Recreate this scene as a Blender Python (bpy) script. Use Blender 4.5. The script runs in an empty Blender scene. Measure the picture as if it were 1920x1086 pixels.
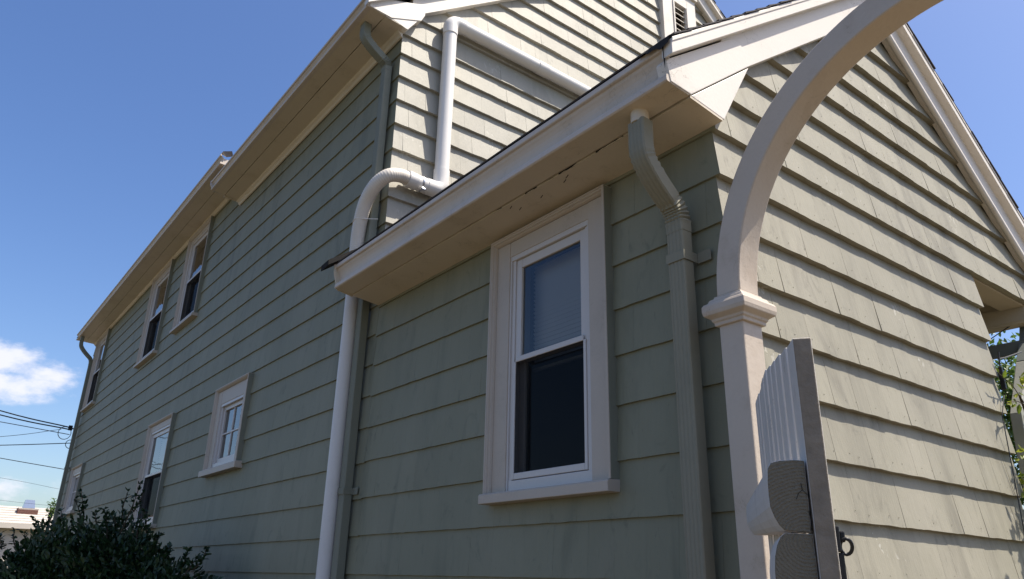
import bpy, bmesh, math, random
from mathutils import Vector, Matrix

random.seed(11)
sc = bpy.context.scene
C = sc.collection
rad = math.radians

# ------------------------------------------------------------------ camera
R = ((0.79138435, -0.61096356, 0.0208407),
     (0.234873, 0.27240391, -0.93307598),
     (0.56439834, 0.74331665, 0.35907503))
cam = bpy.data.cameras.new("camera")
cam.sensor_fit = 'HORIZONTAL'
cam.sensor_width = 36.0
cam.lens = 1412.295 / 1920 * 36.0
cam.clip_start = 0.05
cam.clip_end = 3000
camo = bpy.data.objects.new("camera", cam)
C.objects.link(camo)
M = Matrix.Identity(4)
for i in range(3):
    M[i][0] = R[0][i]
    M[i][1] = -R[1][i]
    M[i][2] = -R[2][i]
camo.matrix_world = M           # eye at the origin, 1.6 m above the ground
sc.camera = camo
GZ = -1.6                       # ground level

# ------------------------------------------------------------------ light
SUN_AZ, SUN_EL = 138.0, 60.5    # clockwise from +Y
world = bpy.data.worlds.new("World")
sc.world = world
world.use_nodes = True
nt = world.node_tree
N, L = nt.nodes, nt.links
bg = N["Background"]
sky = N.new('ShaderNodeTexSky')
sky.sky_type = 'NISHITA'
sky.sun_disc = False
sky.sun_elevation = rad(SUN_EL)
sky.sun_rotation = rad(SUN_AZ)
sky.altitude = 50
sky.air_density = 1.0
sky.dust_density = 2.0
sky.ozone_density = 2.0
SKY_STRENGTH = 0.099
tc = N.new('ShaderNodeTexCoord')


def wmath(op, a, b=None, clamp=False):
    m = N.new('ShaderNodeMath')
    m.operation = op
    m.use_clamp = clamp
    for k, v in enumerate((a, b)):
        if v is None:
            continue
        if isinstance(v, (int, float)):
            m.inputs[k].default_value = v
        else:
            L.new(v, m.inputs[k])
    return m.outputs[0]


def wvec(op, a, b):
    m = N.new('ShaderNodeVectorMath')
    m.operation = op
    for k, v in enumerate((a, b)):
        if isinstance(v, tuple):
            m.inputs[k].default_value = v
        else:
            L.new(v, m.inputs[k])
    return m


dirv = tc.outputs['Generated']
sep = N.new('ShaderNodeSeparateXYZ')
L.new(dirv, sep.inputs[0])
mapn = N.new('ShaderNodeMapping')
mapn.inputs['Scale'].default_value = (1, 1, 1.9)
L.new(dirv, mapn.inputs[0])
cn = N.new('ShaderNodeTexNoise')
cn.inputs['Scale'].default_value = 17.0
cn.inputs['Detail'].default_value = 9.0
cn.inputs['Roughness'].default_value = 0.6
L.new(mapn.outputs[0], cn.inputs[0])
cn2 = N.new('ShaderNodeTexNoise')
cn2.inputs['Scale'].default_value = 2.6
cn2.inputs['Detail'].default_value = 3.0
L.new(mapn.outputs[0], cn2.inputs[0])


def puff(az, el, raz, rel):
    """soft bump round one direction of the sky"""
    a, e = rad(az), rad(el)
    c = (math.sin(a) * math.cos(e), math.cos(a) * math.cos(e), math.sin(e))
    d = wvec('SUBTRACT', dirv, c)
    s = wvec('MULTIPLY', d.outputs[0], (1 / rad(raz), 1 / rad(raz), 1 / rad(rel)))
    ln = wvec('LENGTH', s.outputs[0], (0, 0, 0))
    return wmath('SUBTRACT', 1.0, ln.outputs['Value'], clamp=True)


cl = wmath('MAXIMUM', puff(2.2, 12.3, 3.7, 1.9), puff(5.4, 11.6, 3.2, 1.35))
cl = wmath('MAXIMUM', cl, puff(2.6, 10.9, 4.2, 1.5))
cl = wmath('MAXIMUM', cl, puff(0.4, 7.2, 2.2, 1.8))
cl = wmath('MAXIMUM', cl, wmath('MULTIPLY', puff(5.4, 4.6, 3.6, 1.2), 0.62))
low = wmath('SUBTRACT', 1.0, wmath('MULTIPLY', wmath('ABSOLUTE', wmath('SUBTRACT', sep.outputs[2], 0.10)), 7.0), clamp=True)
gen = wmath('MULTIPLY', low, wmath('MULTIPLY', wmath('SUBTRACT', cn2.outputs[0], 0.52), 2.6), clamp=True)
cl = wmath('MAXIMUM', cl, wmath('MULTIPLY', gen, 0.45))
fld = wmath('ADD', cl, wmath('MULTIPLY', wmath('SUBTRACT', cn.outputs[0], 0.5), 2.3))
msk = N.new('ShaderNodeMapRange')
msk.interpolation_type = 'SMOOTHSTEP'
msk.inputs['From Min'].default_value = 0.16
msk.inputs['From Max'].default_value = 0.85
L.new(fld, msk.inputs[0])
gate0 = wmath('MULTIPLY', msk.outputs[0], wmath('MULTIPLY', cl, 6.0, clamp=True))
mix = N.new('ShaderNodeMix')
mix.data_type = 'RGBA'
L.new(wmath('MULTIPLY', gate0, 0.9), mix.inputs['Factor'])
hs = N.new('ShaderNodeHueSaturation')
hs.inputs['Saturation'].default_value = 1.22
hs.inputs['Value'].default_value = 1.27
hs.inputs['Hue'].default_value = 0.509
L.new(sky.outputs[0], hs.inputs['Color'])
L.new(hs.outputs[0], mix.inputs['A'])
mix.inputs['B'].default_value = (6.6, 6.6, 7.3, 1)
L.new(mix.outputs['Result'], bg.inputs[0])
bg.inputs[1].default_value = SKY_STRENGTH

sun = bpy.data.lights.new("sun", 'SUN')
sun.energy = 5.0
sun.angle = rad(0.5)
sun.color = (1.0, 0.93, 0.82)
suno = bpy.data.objects.new("sun", sun)
C.objects.link(suno)
sd = Vector((math.sin(rad(SUN_AZ)) * math.cos(rad(SUN_EL)), math.cos(rad(SUN_AZ)) * math.cos(rad(SUN_EL)), math.sin(rad(SUN_EL))))
suno.rotation_euler = sd.to_track_quat('Z', 'Y').to_euler()
suno.location = sd * 40

sc.view_settings.view_transform = 'Standard'
sc.view_settings.look = 'None'
sc.view_settings.gamma = 1.0
sc.view_settings.use_curve_mapping = False
sc.view_settings.exposure = 0.62
sc.cycles.max_bounces = 8
sc.cycles.transparent_max_bounces = 12


# ------------------------------------------------------------------ materials
def mat_base(name):
    m = bpy.data.materials.new(name)
    m.use_nodes = True
    nt = m.node_tree
    return m, nt, nt.nodes, nt.links, nt.nodes["Principled BSDF"]


class G:
    """tiny node-graph helper"""
    def __init__(self, nt):
        self.nt, self.n, self.l = nt, nt.nodes, nt.links

    def put(self, sock, v):
        if isinstance(v, (int, float, tuple)):
            sock.default_value = v
        else:
            self.l.new(v, sock)

    def math(self, op, a, b=0.0, clamp=False):
        m = self.n.new('ShaderNodeMath')
        m.operation = op
        m.use_clamp = clamp
        self.put(m.inputs[0], a)
        self.put(m.inputs[1], b)
        return m.outputs[0]

    def coord(self, scale=(1, 1, 1), kind='Object'):
        t = self.n.new('ShaderNodeTexCoord')
        mp = self.n.new('ShaderNodeMapping')
        mp.inputs['Scale'].default_value = scale
        self.l.new(t.outputs[kind], mp.inputs[0])
        return mp.outputs[0]

    def noise(self, vec, scale, detail=4, rough=0.55, dist=0.0):
        t = self.n.new('ShaderNodeTexNoise')
        t.inputs['Scale'].default_value = scale
        t.inputs['Detail'].default_value = detail
        t.inputs['Roughness'].default_value = rough
        t.inputs['Distortion'].default_value = dist
        self.l.new(vec, t.inputs[0])
        return t.outputs[0]

    def step(self, v, lo, hi):
        m = self.n.new('ShaderNodeMapRange')
        m.interpolation_type = 'SMOOTHSTEP'
        m.inputs['From Min'].default_value = lo
        m.inputs['From Max'].default_value = hi
        self.put(m.inputs[0], v)
        return m.outputs[0]

    def mix(self, f, a, b):
        m = self.n.new('ShaderNodeMix')
        m.data_type = 'RGBA'
        self.put(m.inputs['Factor'], f)
        self.put(m.inputs['A'], a if not (isinstance(a, tuple) and len(a) == 3) else (*a, 1))
        self.put(m.inputs['B'], b if not (isinstance(b, tuple) and len(b) == 3) else (*b, 1))
        return m.outputs['Result']

    def mul(self, col, f):
        m = self.n.new('ShaderNodeMix')
        m.data_type = 'RGBA'
        m.blend_type = 'MULTIPLY'
        m.inputs['Factor'].default_value = 1
        self.put(m.inputs['A'], col if not (isinstance(col, tuple) and len(col) == 3) else (*col, 1))
        cc = self.n.new('ShaderNodeCombineColor')
        for k in range(3):
            self.put(cc.inputs[k], f)
        self.l.new(cc.outputs[0], m.inputs['B'])
        return m.outputs['Result']

    def attr(self, name):
        a = self.n.new('ShaderNodeAttribute')
        a.attribute_name = name
        return a.outputs['Fac']

    def bump(self, h, strength, dist, prev=None):
        b = self.n.new('ShaderNodeBump')
        b.inputs['Strength'].default_value = strength
        b.inputs['Distance'].default_value = dist
        self.put(b.inputs['Height'], h)
        if prev is not None:
            self.l.new(prev, b.inputs['Normal'])
        return b.outputs[0]


def siding_paint(name, col, worn, mould, mould_amt, peel=0.0):
    m, nt, n, l, b = mat_base(name)
    g = G(nt)
    c0 = g.coord()
    grain = g.noise(g.coord((70, 70, 3.0)), 1.0, 5, 0.6)
    fine = g.noise(c0, 160, 2)
    broad = g.noise(g.coord((1, 1, 0.55)), 1.6, 6, 0.6)
    c = g.mix(g.step(broad, 0.42, 0.72), col, worn)
    streak = g.noise(g.coord((4.2, 4.2, 0.9)), 1.0, 6, 0.6, 0.6)
    c = g.mix(g.math('MULTIPLY', g.step(streak, 0.5, 0.74), mould_amt), c, mould)
    spots = g.noise(g.coord((9, 9, 5)), 1.0, 7, 0.66, 1.0)
    c = g.mix(g.math('MULTIPLY', g.step(spots, 0.56, 0.76), mould_amt * 0.9), c, tuple(x * 0.72 for x in mould))
    scr = g.noise(g.coord((46, 46, 9)), 1.0, 4, 0.6, 2.5)
    c = g.mix(g.math('MULTIPLY', g.step(scr, 0.665, 0.70), 0.28), c, tuple(x * 0.42 for x in mould))
    c = g.mul(c, g.math('ADD', 0.965, g.math('MULTIPLY', grain, 0.07)))
    c = g.mul(c, g.attr('tint'))
    h = g.math('ADD', g.math('MULTIPLY', grain, 0.8), g.math('MULTIPLY', fine, 0.25))
    if peel:
        patch = g.noise(c0, 2.3, 3)
        fl = g.noise(g.coord((30, 30, 18)), 1.0, 3, 0.5, 0.8)
        pk = g.math('MULTIPLY', g.step(patch, 0.60, 0.66), g.step(fl, 0.60, 0.63))
        c = g.mix(g.math('MULTIPLY', pk, peel), c, (0.50, 0.48, 0.42))
        h = g.math('SUBTRACT', h, g.math('MULTIPLY', pk, 0.8))
    l.new(c, b.inputs['Base Color'])
    b.inputs['Roughness'].default_value = 0.62
    b.inputs['Specular IOR Level'].default_value = 0.35
    l.new(g.bump(h, 0.35, 0.006, g.bump(broad, 0.25, 0.05)), b.inputs['Normal'])
    return m


def trim_paint(name, col, dirt, amt, rough=0.5, scale=3.0, bump=0.15, crack=0.0):
    m, nt, n, l, b = mat_base(name)
    g = G(nt)
    a = g.noise(g.coord(), scale, 6, 0.62)
    f = g.noise(g.coord(), 70, 4, 0.6)
    c = g.mix(g.math('MULTIPLY', g.step(a, 0.48, 0.76), amt), col, dirt)
    c = g.mul(c, g.math('ADD', 0.95, g.math('MULTIPLY', f, 0.1)))
    h = g.math('ADD', g.math('MULTIPLY', a, 0.7), g.math('MULTIPLY', f, 0.4))
    if crack:
        k = g.noise(g.coord((5, 5, 5)), 1.0, 8, 0.62, 1.6)
        kk = g.math('ABSOLUTE', g.math('SUBTRACT', k, 0.5))
        ck = g.math('MULTIPLY', g.math('SUBTRACT', 1.0, g.step(kk, 0.0, 0.006)), g.step(a, 0.5, 0.6))
        c = g.mix(g.math('MULTIPLY', ck, crack), c, (0.10, 0.085, 0.06))
    l.new(c, b.inputs['Base Color'])
    b.inputs['Roughness'].default_value = rough
    b.inputs['Specular IOR Level'].default_value = 0.4
    l.new(g.bump(h, bump, 0.01), b.inputs['Normal'])
    return m


def plain(name, col, rough=0.5, metal=0.0, var=0.15, scale=12, bump=0.1):
    m, nt, n, l, b = mat_base(name)
    g = G(nt)
    a = g.noise(g.coord(), scale, 5, 0.6)
    l.new(g.mul(col, g.math('ADD', 1 - var * 0.5, g.math('MULTIPLY', a, var))), b.inputs['Base Color'])
    b.inputs['Roughness'].default_value = rough
    b.inputs['Metallic'].default_value = metal
    if bump:
        l.new(g.bump(a, bump, 0.01), b.inputs['Normal'])
    return m


def leafy(name, cols, rough=0.45, trans=0.25):
    m, nt, n, l, b = mat_base(name)
    g = G(nt)
    t = g.attr('tint')
    c = g.mix(t, cols[0], cols[1])
    l.new(c, b.inputs['Base Color'])
    b.inputs['Roughness'].default_value = rough
    tr = n.new('ShaderNodeBsdfTranslucent')
    l.new(c, tr.inputs[0])
    ms = n.new('ShaderNodeMixShader')
    ms.inputs[0].default_value = trans
    l.new(b.outputs[0], ms.inputs[1])
    l.new(tr.outputs[0], ms.inputs[2])
    l.new(ms.outputs[0], n['Material Output'].inputs[0])
    return m


def glass_mat(name, tint=(0.93, 0.96, 0.95), boost=1.7):
    m, nt, n, l, b = mat_base(name)
    n.remove(b)
    g = G(nt)
    tr = n.new('ShaderNodeBsdfTransparent')
    tr.inputs[0].default_value = (*tint, 1)
    gl = n.new('ShaderNodeBsdfGlossy')
    gl.inputs['Roughness'].default_value = 0.02
    wav = g.noise(g.coord(), 1.8, 2)
    l.new(g.bump(wav, 0.06, 0.05), gl.inputs['Normal'])
    fr = n.new('ShaderNodeFresnel')
    fr.inputs[0].default_value = 1.5
    ms = n.new('ShaderNodeMixShader')
    l.new(g.math('MULTIPLY', fr.outputs[0], boost, clamp=True), ms.inputs[0])
    l.new(tr.outputs[0], ms.inputs[1])
    l.new(gl.outputs[0], ms.inputs[2])
    l.new(ms.outputs[0], n['Material Output'].inputs[0])
    return m


def screen_mat(name):
    """fine insect mesh: threads too small to build, seen as a dark half-open sheet"""
    m, nt, n, l, b = mat_base(name)
    b.inputs['Base Color'].default_value = (0.008, 0.0095, 0.011, 1)
    b.inputs['Specular IOR Level'].default_value = 0.0
    b.inputs['Roughness'].default_value = 1.0
    tr = n.new('ShaderNodeBsdfTransparent')
    ms = n.new('ShaderNodeMixShader')
    ms.inputs[0].default_value = 0.68
    l.new(tr.outputs[0], ms.inputs[1])
    l.new(b.outputs[0], ms.inputs[2])
    l.new(ms.outputs[0], n['Material Output'].inputs[0])
    return m


def roof_mat(name, c1, c2):
    m, nt, n, l, b = mat_base(name)
    g = G(nt)
    a = g.noise(g.coord(), 260, 3, 0.7)
    bl = g.noise(g.coord((3, 7, 3)), 1.0, 3)
    c = g.mix(g.step(a, 0.35, 0.65), c1, c2)
    c = g.mul(c, g.math('ADD', 0.6, g.math('MULTIPLY', bl, 0.8)))
    l.new(c, b.inputs['Base Color'])
    b.inputs['Roughness'].default_value = 0.95
    l.new(g.bump(a, 0.6, 0.004), b.inputs['Normal'])
    return m


def end_grain(name, col, dark):
    m, nt, n, l, b = mat_base(name)
    g = G(nt)
    w = n.new('ShaderNodeTexWave')
    w.wave_type = 'RINGS'
    w.rings_direction = 'X'
    w.inputs['Scale'].default_value = 62
    w.inputs['Distortion'].default_value = 5.0
    w.inputs['Detail'].default_value = 3
    w.inputs['Detail Scale'].default_value = 0.6
    t = n.new('ShaderNodeTexCoord')
    mp = n.new('ShaderNodeMapping')
    mp.inputs['Location'].default_value = (0, 0.012, -0.06)
    l.new(t.outputs['Object'], mp.inputs[0])
    l.new(mp.outputs[0], w.inputs[0])
    gr = g.noise(g.coord(), 240, 4, 0.7)
    f = g.math('ADD', g.math('MULTIPLY', w.outputs[1], 0.16), g.math('MULTIPLY', gr, 0.8))
    l.new(g.mix(f, dark, col), b.inputs['Base Color'])
    b.inputs['Roughness'].default_value = 0.85
    l.new(g.bump(f, 1.0, 0.008), b.inputs['Normal'])
    return m


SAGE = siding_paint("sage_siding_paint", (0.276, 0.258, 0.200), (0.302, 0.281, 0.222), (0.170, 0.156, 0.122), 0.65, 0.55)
SAGE_SHADED = siding_paint("sage_siding_paint_shaded", (0.218, 0.213, 0.144), (0.240, 0.231, 0.160), (0.136, 0.137, 0.093), 0.6)  # same wall paint, darkened: shade of the left walls put into the colour
PALE_SAGE = siding_paint("pale_siding_paint", (0.365, 0.345, 0.288), (0.40, 0.376, 0.318), (0.27, 0.252, 0.205), 0.45, 0.6)  # paler siding tone for the upper gable
CREAM = trim_paint("cream_trim_paint", (0.605, 0.525, 0.41), (0.48, 0.395, 0.28), 0.5, crack=0.5)
GUTTER = trim_paint("gutter_paint", (0.565, 0.49, 0.415), (0.45, 0.38, 0.30), 0.5, crack=0.4)
CASING = trim_paint("casing_trim_paint", (0.47, 0.40, 0.325), (0.38, 0.315, 0.25), 0.4, crack=0.3)
WHITE = trim_paint("white_rake_paint", (0.70, 0.645, 0.57), (0.56, 0.49, 0.40), 0.35, crack=0.6)
ARCHM = trim_paint("arch_paint", (0.50, 0.425, 0.345), (0.39, 0.31, 0.23), 0.6, scale=5, bump=0.22, crack=0.35)
VINYL = trim_paint("window_vinyl", (0.56, 0.52, 0.485), (0.47, 0.43, 0.39), 0.25, rough=0.35, bump=0.03)
HOSE = trim_paint("cream_hose_plastic", (0.66, 0.60, 0.52), (0.54, 0.47, 0.39), 0.3, rough=0.45, bump=0.03)
HOSE2 = trim_paint("dulled_pipe_plastic", (0.66, 0.63, 0.595), (0.52, 0.49, 0.45), 0.4, rough=0.45, bump=0.03)
PVC = trim_paint("white_pipe_plastic", (0.74, 0.71, 0.67), (0.60, 0.57, 0.52), 0.25, rough=0.35, bump=0.03)
SPOUT = trim_paint("green_downspout_paint", (0.245, 0.228, 0.165), (0.18, 0.172, 0.122), 0.6, rough=0.7, bump=0.08)
SPOUTM = trim_paint("grey_green_downspout_paint", (0.205, 0.208, 0.160), (0.15, 0.155, 0.12), 0.6, rough=0.65, bump=0.08)
ROOF = roof_mat("asphalt_shingle", (0.035, 0.03, 0.033), (0.085, 0.075, 0.075))
TAR = plain("black_roof_tar", (0.012, 0.011, 0.010), 1.0, var=0.5, bump=0.5)
DARK = plain("dark_interior", (0.035, 0.035, 0.038), 0.9, var=0.1, bump=0)
BLINDM = plain("blind_slat_plastic", (0.60, 0.59, 0.58), 0.5, var=0.06, bump=0)
GLASS = glass_mat("window_glass")
GLASSB = glass_mat("upper_sash_glass", (0.80, 0.83, 0.86), 1.45)
SCREEN = screen_mat("insect_screen")
LOUVRE = plain("weathered_louvre", (0.42, 0.375, 0.32), 0.8, var=0.7, scale=25, bump=0.4)
GATEM = trim_paint("gate_paint", (0.60, 0.565, 0.52), (0.46, 0.41, 0.34), 0.4, scale=9, bump=0.3, crack=0.6)
GATEEDGE = plain("weathered_gate_edge", (0.21, 0.175, 0.132), 0.85, var=0.9, scale=30, bump=0.4)
ENDGR = end_grain("rail_end_grain", (0.255, 0.225, 0.165), (0.15, 0.132, 0.092))
IRON = plain("black_iron", (0.02, 0.02, 0.021), 0.45, 0.6, var=0.3)
STEEL = plain("bare_steel", (0.55, 0.55, 0.56), 0.3, 1.0, var=0.2)
WIRE = plain("black_cable", (0.018, 0.018, 0.02), 0.6, var=0.1, bump=0)
CORE = plain("sheathing", (0.06, 0.058, 0.05), 0.9, var=0.2, bump=0)
HOLLY = leafy("holly_leaf", ((0.006, 0.022, 0.007), (0.020, 0.056, 0.015)), 0.5, 0.15)
LEAF = leafy("tree_leaf", ((0.045, 0.10, 0.015), (0.12, 0.19, 0.03)), 0.5, 0.4)
VINE = leafy("vine_leaf", ((0.14, 0.20, 0.02), (0.30, 0.33, 0.04)), 0.5, 0.45)
BARK = plain("bark", (0.06, 0.045, 0.03), 0.9, var=0.6, scale=20, bump=0.5)
PIER = trim_paint("pier_paint", (0.33, 0.33, 0.285), (0.25, 0.25, 0.21), 0.5, bump=0.3)
BEAMM = trim_paint("porch_beam_paint", (0.46, 0.40, 0.32), (0.36, 0.30, 0.23), 0.5)
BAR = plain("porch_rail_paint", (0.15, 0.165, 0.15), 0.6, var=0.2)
BRICK = plain("chimney_brick", (0.125, 0.055, 0.042), 0.9, var=0.7, scale=30)
MORTAR = plain("chimney_mortar", (0.38, 0.34, 0.30), 0.9)
GROOF = plain("pale_roof", (0.46, 0.42, 0.37), 0.9, var=0.4, scale=6)
GWALL = plain("pale_wall", (0.5, 0.45, 0.39), 0.8, var=0.2, scale=4)


def ground_mat(name, c1, c2, scale):
    m, nt, n, l, b = mat_base(name)
    g = G(nt)
    a = g.noise(g.coord(), scale, 8, 0.65)
    f = g.noise(g.coord(), scale * 30, 4, 0.65)
    c = g.mix(g.step(a, 0.35, 0.65), c1, c2)
    c = g.mul(c, g.math('ADD', 0.7, g.math('MULTIPLY', f, 0.6)))
    l.new(c, b.inputs['Base Color'])
    b.inputs['Roughness'].default_value = 0.95
    l.new(g.bump(f, 0.6, 0.02), b.inputs['Normal'])
    return m


LAWN = ground_mat("dry_lawn", (0.060, 0.055, 0.026), (0.085, 0.068, 0.036), 0.7)
PATHM = ground_mat("brown_path", (0.095, 0.068, 0.040), (0.125, 0.092, 0.056), 1.4)


# ------------------------------------------------------------------ building helpers
def link(name, me, m=None, parent=None, bevel=0.0, smooth=False, label=None):
    o = bpy.data.objects.new(name, me)
    C.objects.link(o)
    if m is not None and not me.materials:
        me.materials.append(m)
    if parent is not None:
        o.parent = parent
    if smooth:
        me.polygons.foreach_set('use_smooth', [True] * len(me.polygons))
    if bevel:
        b = o.modifiers.new('edge', 'BEVEL')
        b.width = bevel
        b.segments = 2
        b.limit_method = 'ANGLE'
        b.angle_limit = rad(40)
    if label:
        o['label'] = label
    return o


def mesh(name, v, f):
    me = bpy.data.meshes.new(name)
    me.from_pydata([tuple(p) for p in v], [], f)
    me.update()
    return me


def fix_normals(me):
    bm = bmesh.new()
    bm.from_mesh(me)
    bmesh.ops.recalc_face_normals(bm, faces=bm.faces)
    bm.to_mesh(me)
    bm.free()
    return me


class MB:
    def __init__(self):
        self.v, self.f, self.t = [], [], []

    def add(self, v, f, tint=1.0):
        o = len(self.v)
        self.v += [tuple(p) for p in v]
        self.f += [tuple(i + o for i in q) for q in f]
        self.t += [tint] * len(v)

    def box(self, x0, x1, y0, y1, z0, z1):
        v = [(x, y, z) for x in (x0, x1) for y in (y0, y1) for z in (z0, z1)]
        self.add(v, [(0, 1, 3, 2), (4, 6, 7, 5), (0, 4, 5, 1), (2, 3, 7, 6), (0, 2, 6, 4), (1, 5, 7, 3)])

    def mesh(self, name, tint=False, fix=False):
        me = mesh(name, self.v, self.f)
        if fix:
            fix_normals(me)
        if tint:
            a = me.attributes.new('tint', 'FLOAT', 'POINT')
            a.data.foreach_set('value', self.t)
        return me


def box(name, x0, x1, y0, y1, z0, z1, m, parent=None, bevel=0.003, label=None):
    b = MB()
    b.box(x0, x1, y0, y1, z0, z1)
    return link(name, b.mesh(name), m, parent, bevel, label=label)


def prism(name, poly, axis, lo, hi, m, parent=None, bevel=0.0):
    """polygon in the two other axes (x,z for 'y'; y,z for 'x'; x,y for 'z') pushed from lo to hi"""
    def pt(a, b, c):
        return {'y': (a, c, b), 'x': (c, a, b), 'z': (a, b, c)}[axis]
    n = len(poly)
    v = [pt(a, b, lo) for a, b in poly] + [pt(a, b, hi) for a, b in poly]
    f = [tuple(range(n)), tuple(range(2 * n - 1, n - 1, -1))] + [(i, i + n, (i + 1) % n + n, (i + 1) % n) for i in range(n)]
    me = fix_normals(mesh(name, v, f))
    return link(name, me, m, parent, bevel)


def sweep(name, path, prof, m, parent=None, ref=(0, 1, 0), scale=None, smooth=True, caps=True, closed_prof=True):
    """closed profile [(a,b)] carried along path; a is along ref, b is along tangent x ref"""
    P = [Vector(p) for p in path]
    rings = []
    last = Vector(ref)
    for i, p in enumerate(P):
        t = (P[min(i + 1, len(P) - 1)] - P[max(i - 1, 0)]).normalized()
        a = (last - t * last.dot(t)).normalized()
        last = a
        b = t.cross(a)
        s = scale[i] if scale else 1.0
        rings.append([p + a * (q[0] * s) + b * (q[1] * s) for q in prof])
    n = len(prof)
    v = [q for r in rings for q in r]
    f = []
    for i in range(len(rings) - 1):
        for k in range(n):
            f.append((i * n + k, i * n + (k + 1) % n, (i + 1) * n + (k + 1) % n, (i + 1) * n + k))
    if caps:
        f.append(tuple(range(n - 1, -1, -1)))
        f.append(tuple((len(rings) - 1) * n + k for k in range(n)))
    me = fix_normals(mesh(name, v, f))
    o = link(name, me, m, parent)
    if smooth:
        me.polygons.foreach_set('use_smooth', [len(p.vertices) == 4 for p in me.polygons])
        me.set_sharp_from_angle(angle=rad(38))
    return o


def circle(r, n=16):
    return [(r * math.cos(2 * math.pi * k / n), r * math.sin(2 * math.pi * k / n)) for k in range(n)]


def catmull(pts, per=6):
    P = [Vector(p) for p in pts]
    P = [P[0] * 2 - P[1]] + P + [P[-1] * 2 - P[-2]]
    out = []
    for i in range(1, len(P) - 2):
        for k in range(per):
            t = k / per
            a, b, c, d = P[i - 1], P[i], P[i + 1], P[i + 2]
            out.append(0.5 * ((2 * b) + (c - a) * t + (2 * a - 5 * b + 4 * c - d) * t * t + (3 * b - a - 3 * c + d) * t ** 3))
    out.append(P[-2])
    return out


def thing(name, label, cat, loc=(0, 0, 0), rotz=0.0, group=None):
    o = bpy.data.objects.new(name, None)
    o.empty_display_size = 0.1
    C.objects.link(o)
    o.location = loc
    o.rotation_euler = (0, 0, rotz)
    o['label'] = label
    o['category'] = cat
    if group:
        o['group'] = group
    return o


def tag(o, label, cat, group=None):
    o['label'] = label
    o['category'] = cat
    if group:
        o['group'] = group
    return o


def project(p):
    c = [sum(R[i][k] * p[k] for k in range(3)) for i in range(3)]
    if c[2] < 0.1:
        return None
    return 960 + 1412.3 * c[0] / c[2], 543 + 1412.3 * c[1] / c[2], c[2]


# ------------------------------------------------------------------ ground
b = MB()
b.add([(-1500, -1500, GZ), (1500, -1500, GZ), (1500, 1500, GZ), (-1500, 1500, GZ)], [(0, 1, 2, 3)])
o = link("ground", b.mesh("ground"), LAWN)
o['kind'] = 'structure'
b = MB()
b.add([(-2.2, -14, GZ + .004), (1.4, -14, GZ + .004), (1.4, 30, GZ + .004), (-2.2, 30, GZ + .004)], [(0, 1, 2, 3)])
o = link("driveway", b.mesh("driveway"), PATHM)
o['kind'] = 'structure'
b = MB()
b.add([(1.402, -6, GZ + .008), (9.5, -6, GZ + .008), (9.5, 1.75, GZ + .008), (1.402, 1.75, GZ + .008)], [(0, 1, 2, 3)])
o = link("patio", b.mesh("patio"), PATHM)
o['kind'] = 'structure'

# ------------------------------------------------------------------ shingles
# plane = (kind, offset): 'L' faces -x at x=offset (s = y); 'F' faces -y at y=offset (s = x)
DEPTH = 0.042


def place(plane, s, z, p):
    return (plane[1] - p, s, z) if plane[0] == 'L' else (s, plane[1] - p, z)


def clip(poly, a, b, c):
    """keep a*s + b*z <= c"""
    out = []
    n = len(poly)
    for i in range(n):
        p, q = poly[i], poly[(i + 1) % n]
        dp, dq = a * p[0] + b * p[1] - c, a * q[0] + b * q[1] - c
        if dp <= 0:
            out.append(p)
        if dp * dq < 0:
            t = dp / (dp - dq)
            out.append((p[0] + (q[0] - p[0]) * t, p[1] + (q[1] - p[1]) * t))
    return out


def shingle_geo(plane, poly, z0, z1, rnd, mitre):
    q = 1.0 if plane[0] == 'F' else 0.3
    j = rnd.uniform(-0.0022, 0.0022) * q
    skew = rnd.uniform(-0.0022, 0.0022) * q
    smin = min(p[0] for p in poly)
    smax = max(p[0] for p in poly)

    def front(s, z):
        t = (z - z0) / (z1 - z0)
        return (j + skew * ((s - smin) / (smax - smin + 1e-6) - 0.5)) * (1 - t) - (0.034 if plane[0] == 'F' else 0.015) * t
    fr, bk = [], []
    for s, z in poly:
        p = front(s, z)
        s2 = s
        if mitre is not None and abs(s - mitre) < 1e-5:
            s2 = s + (0.015 if plane[0] == 'F' else 0.034) * (z - z0) / (z1 - z0) + 0.0008
        fr.append(place(plane, s2, z, p))
        s3 = s if mitre is None or abs(s - mitre) > 1e-5 else s + DEPTH - 0.002
        bk.append(place(plane, s3, z, -DEPTH + 0.001))
    n = len(poly)
    v = fr + bk
    f = [tuple(range(n))] + [(i, i + n, (i + 1) % n + n, (i + 1) % n) for i in range(n)]
    return v, f


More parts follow.
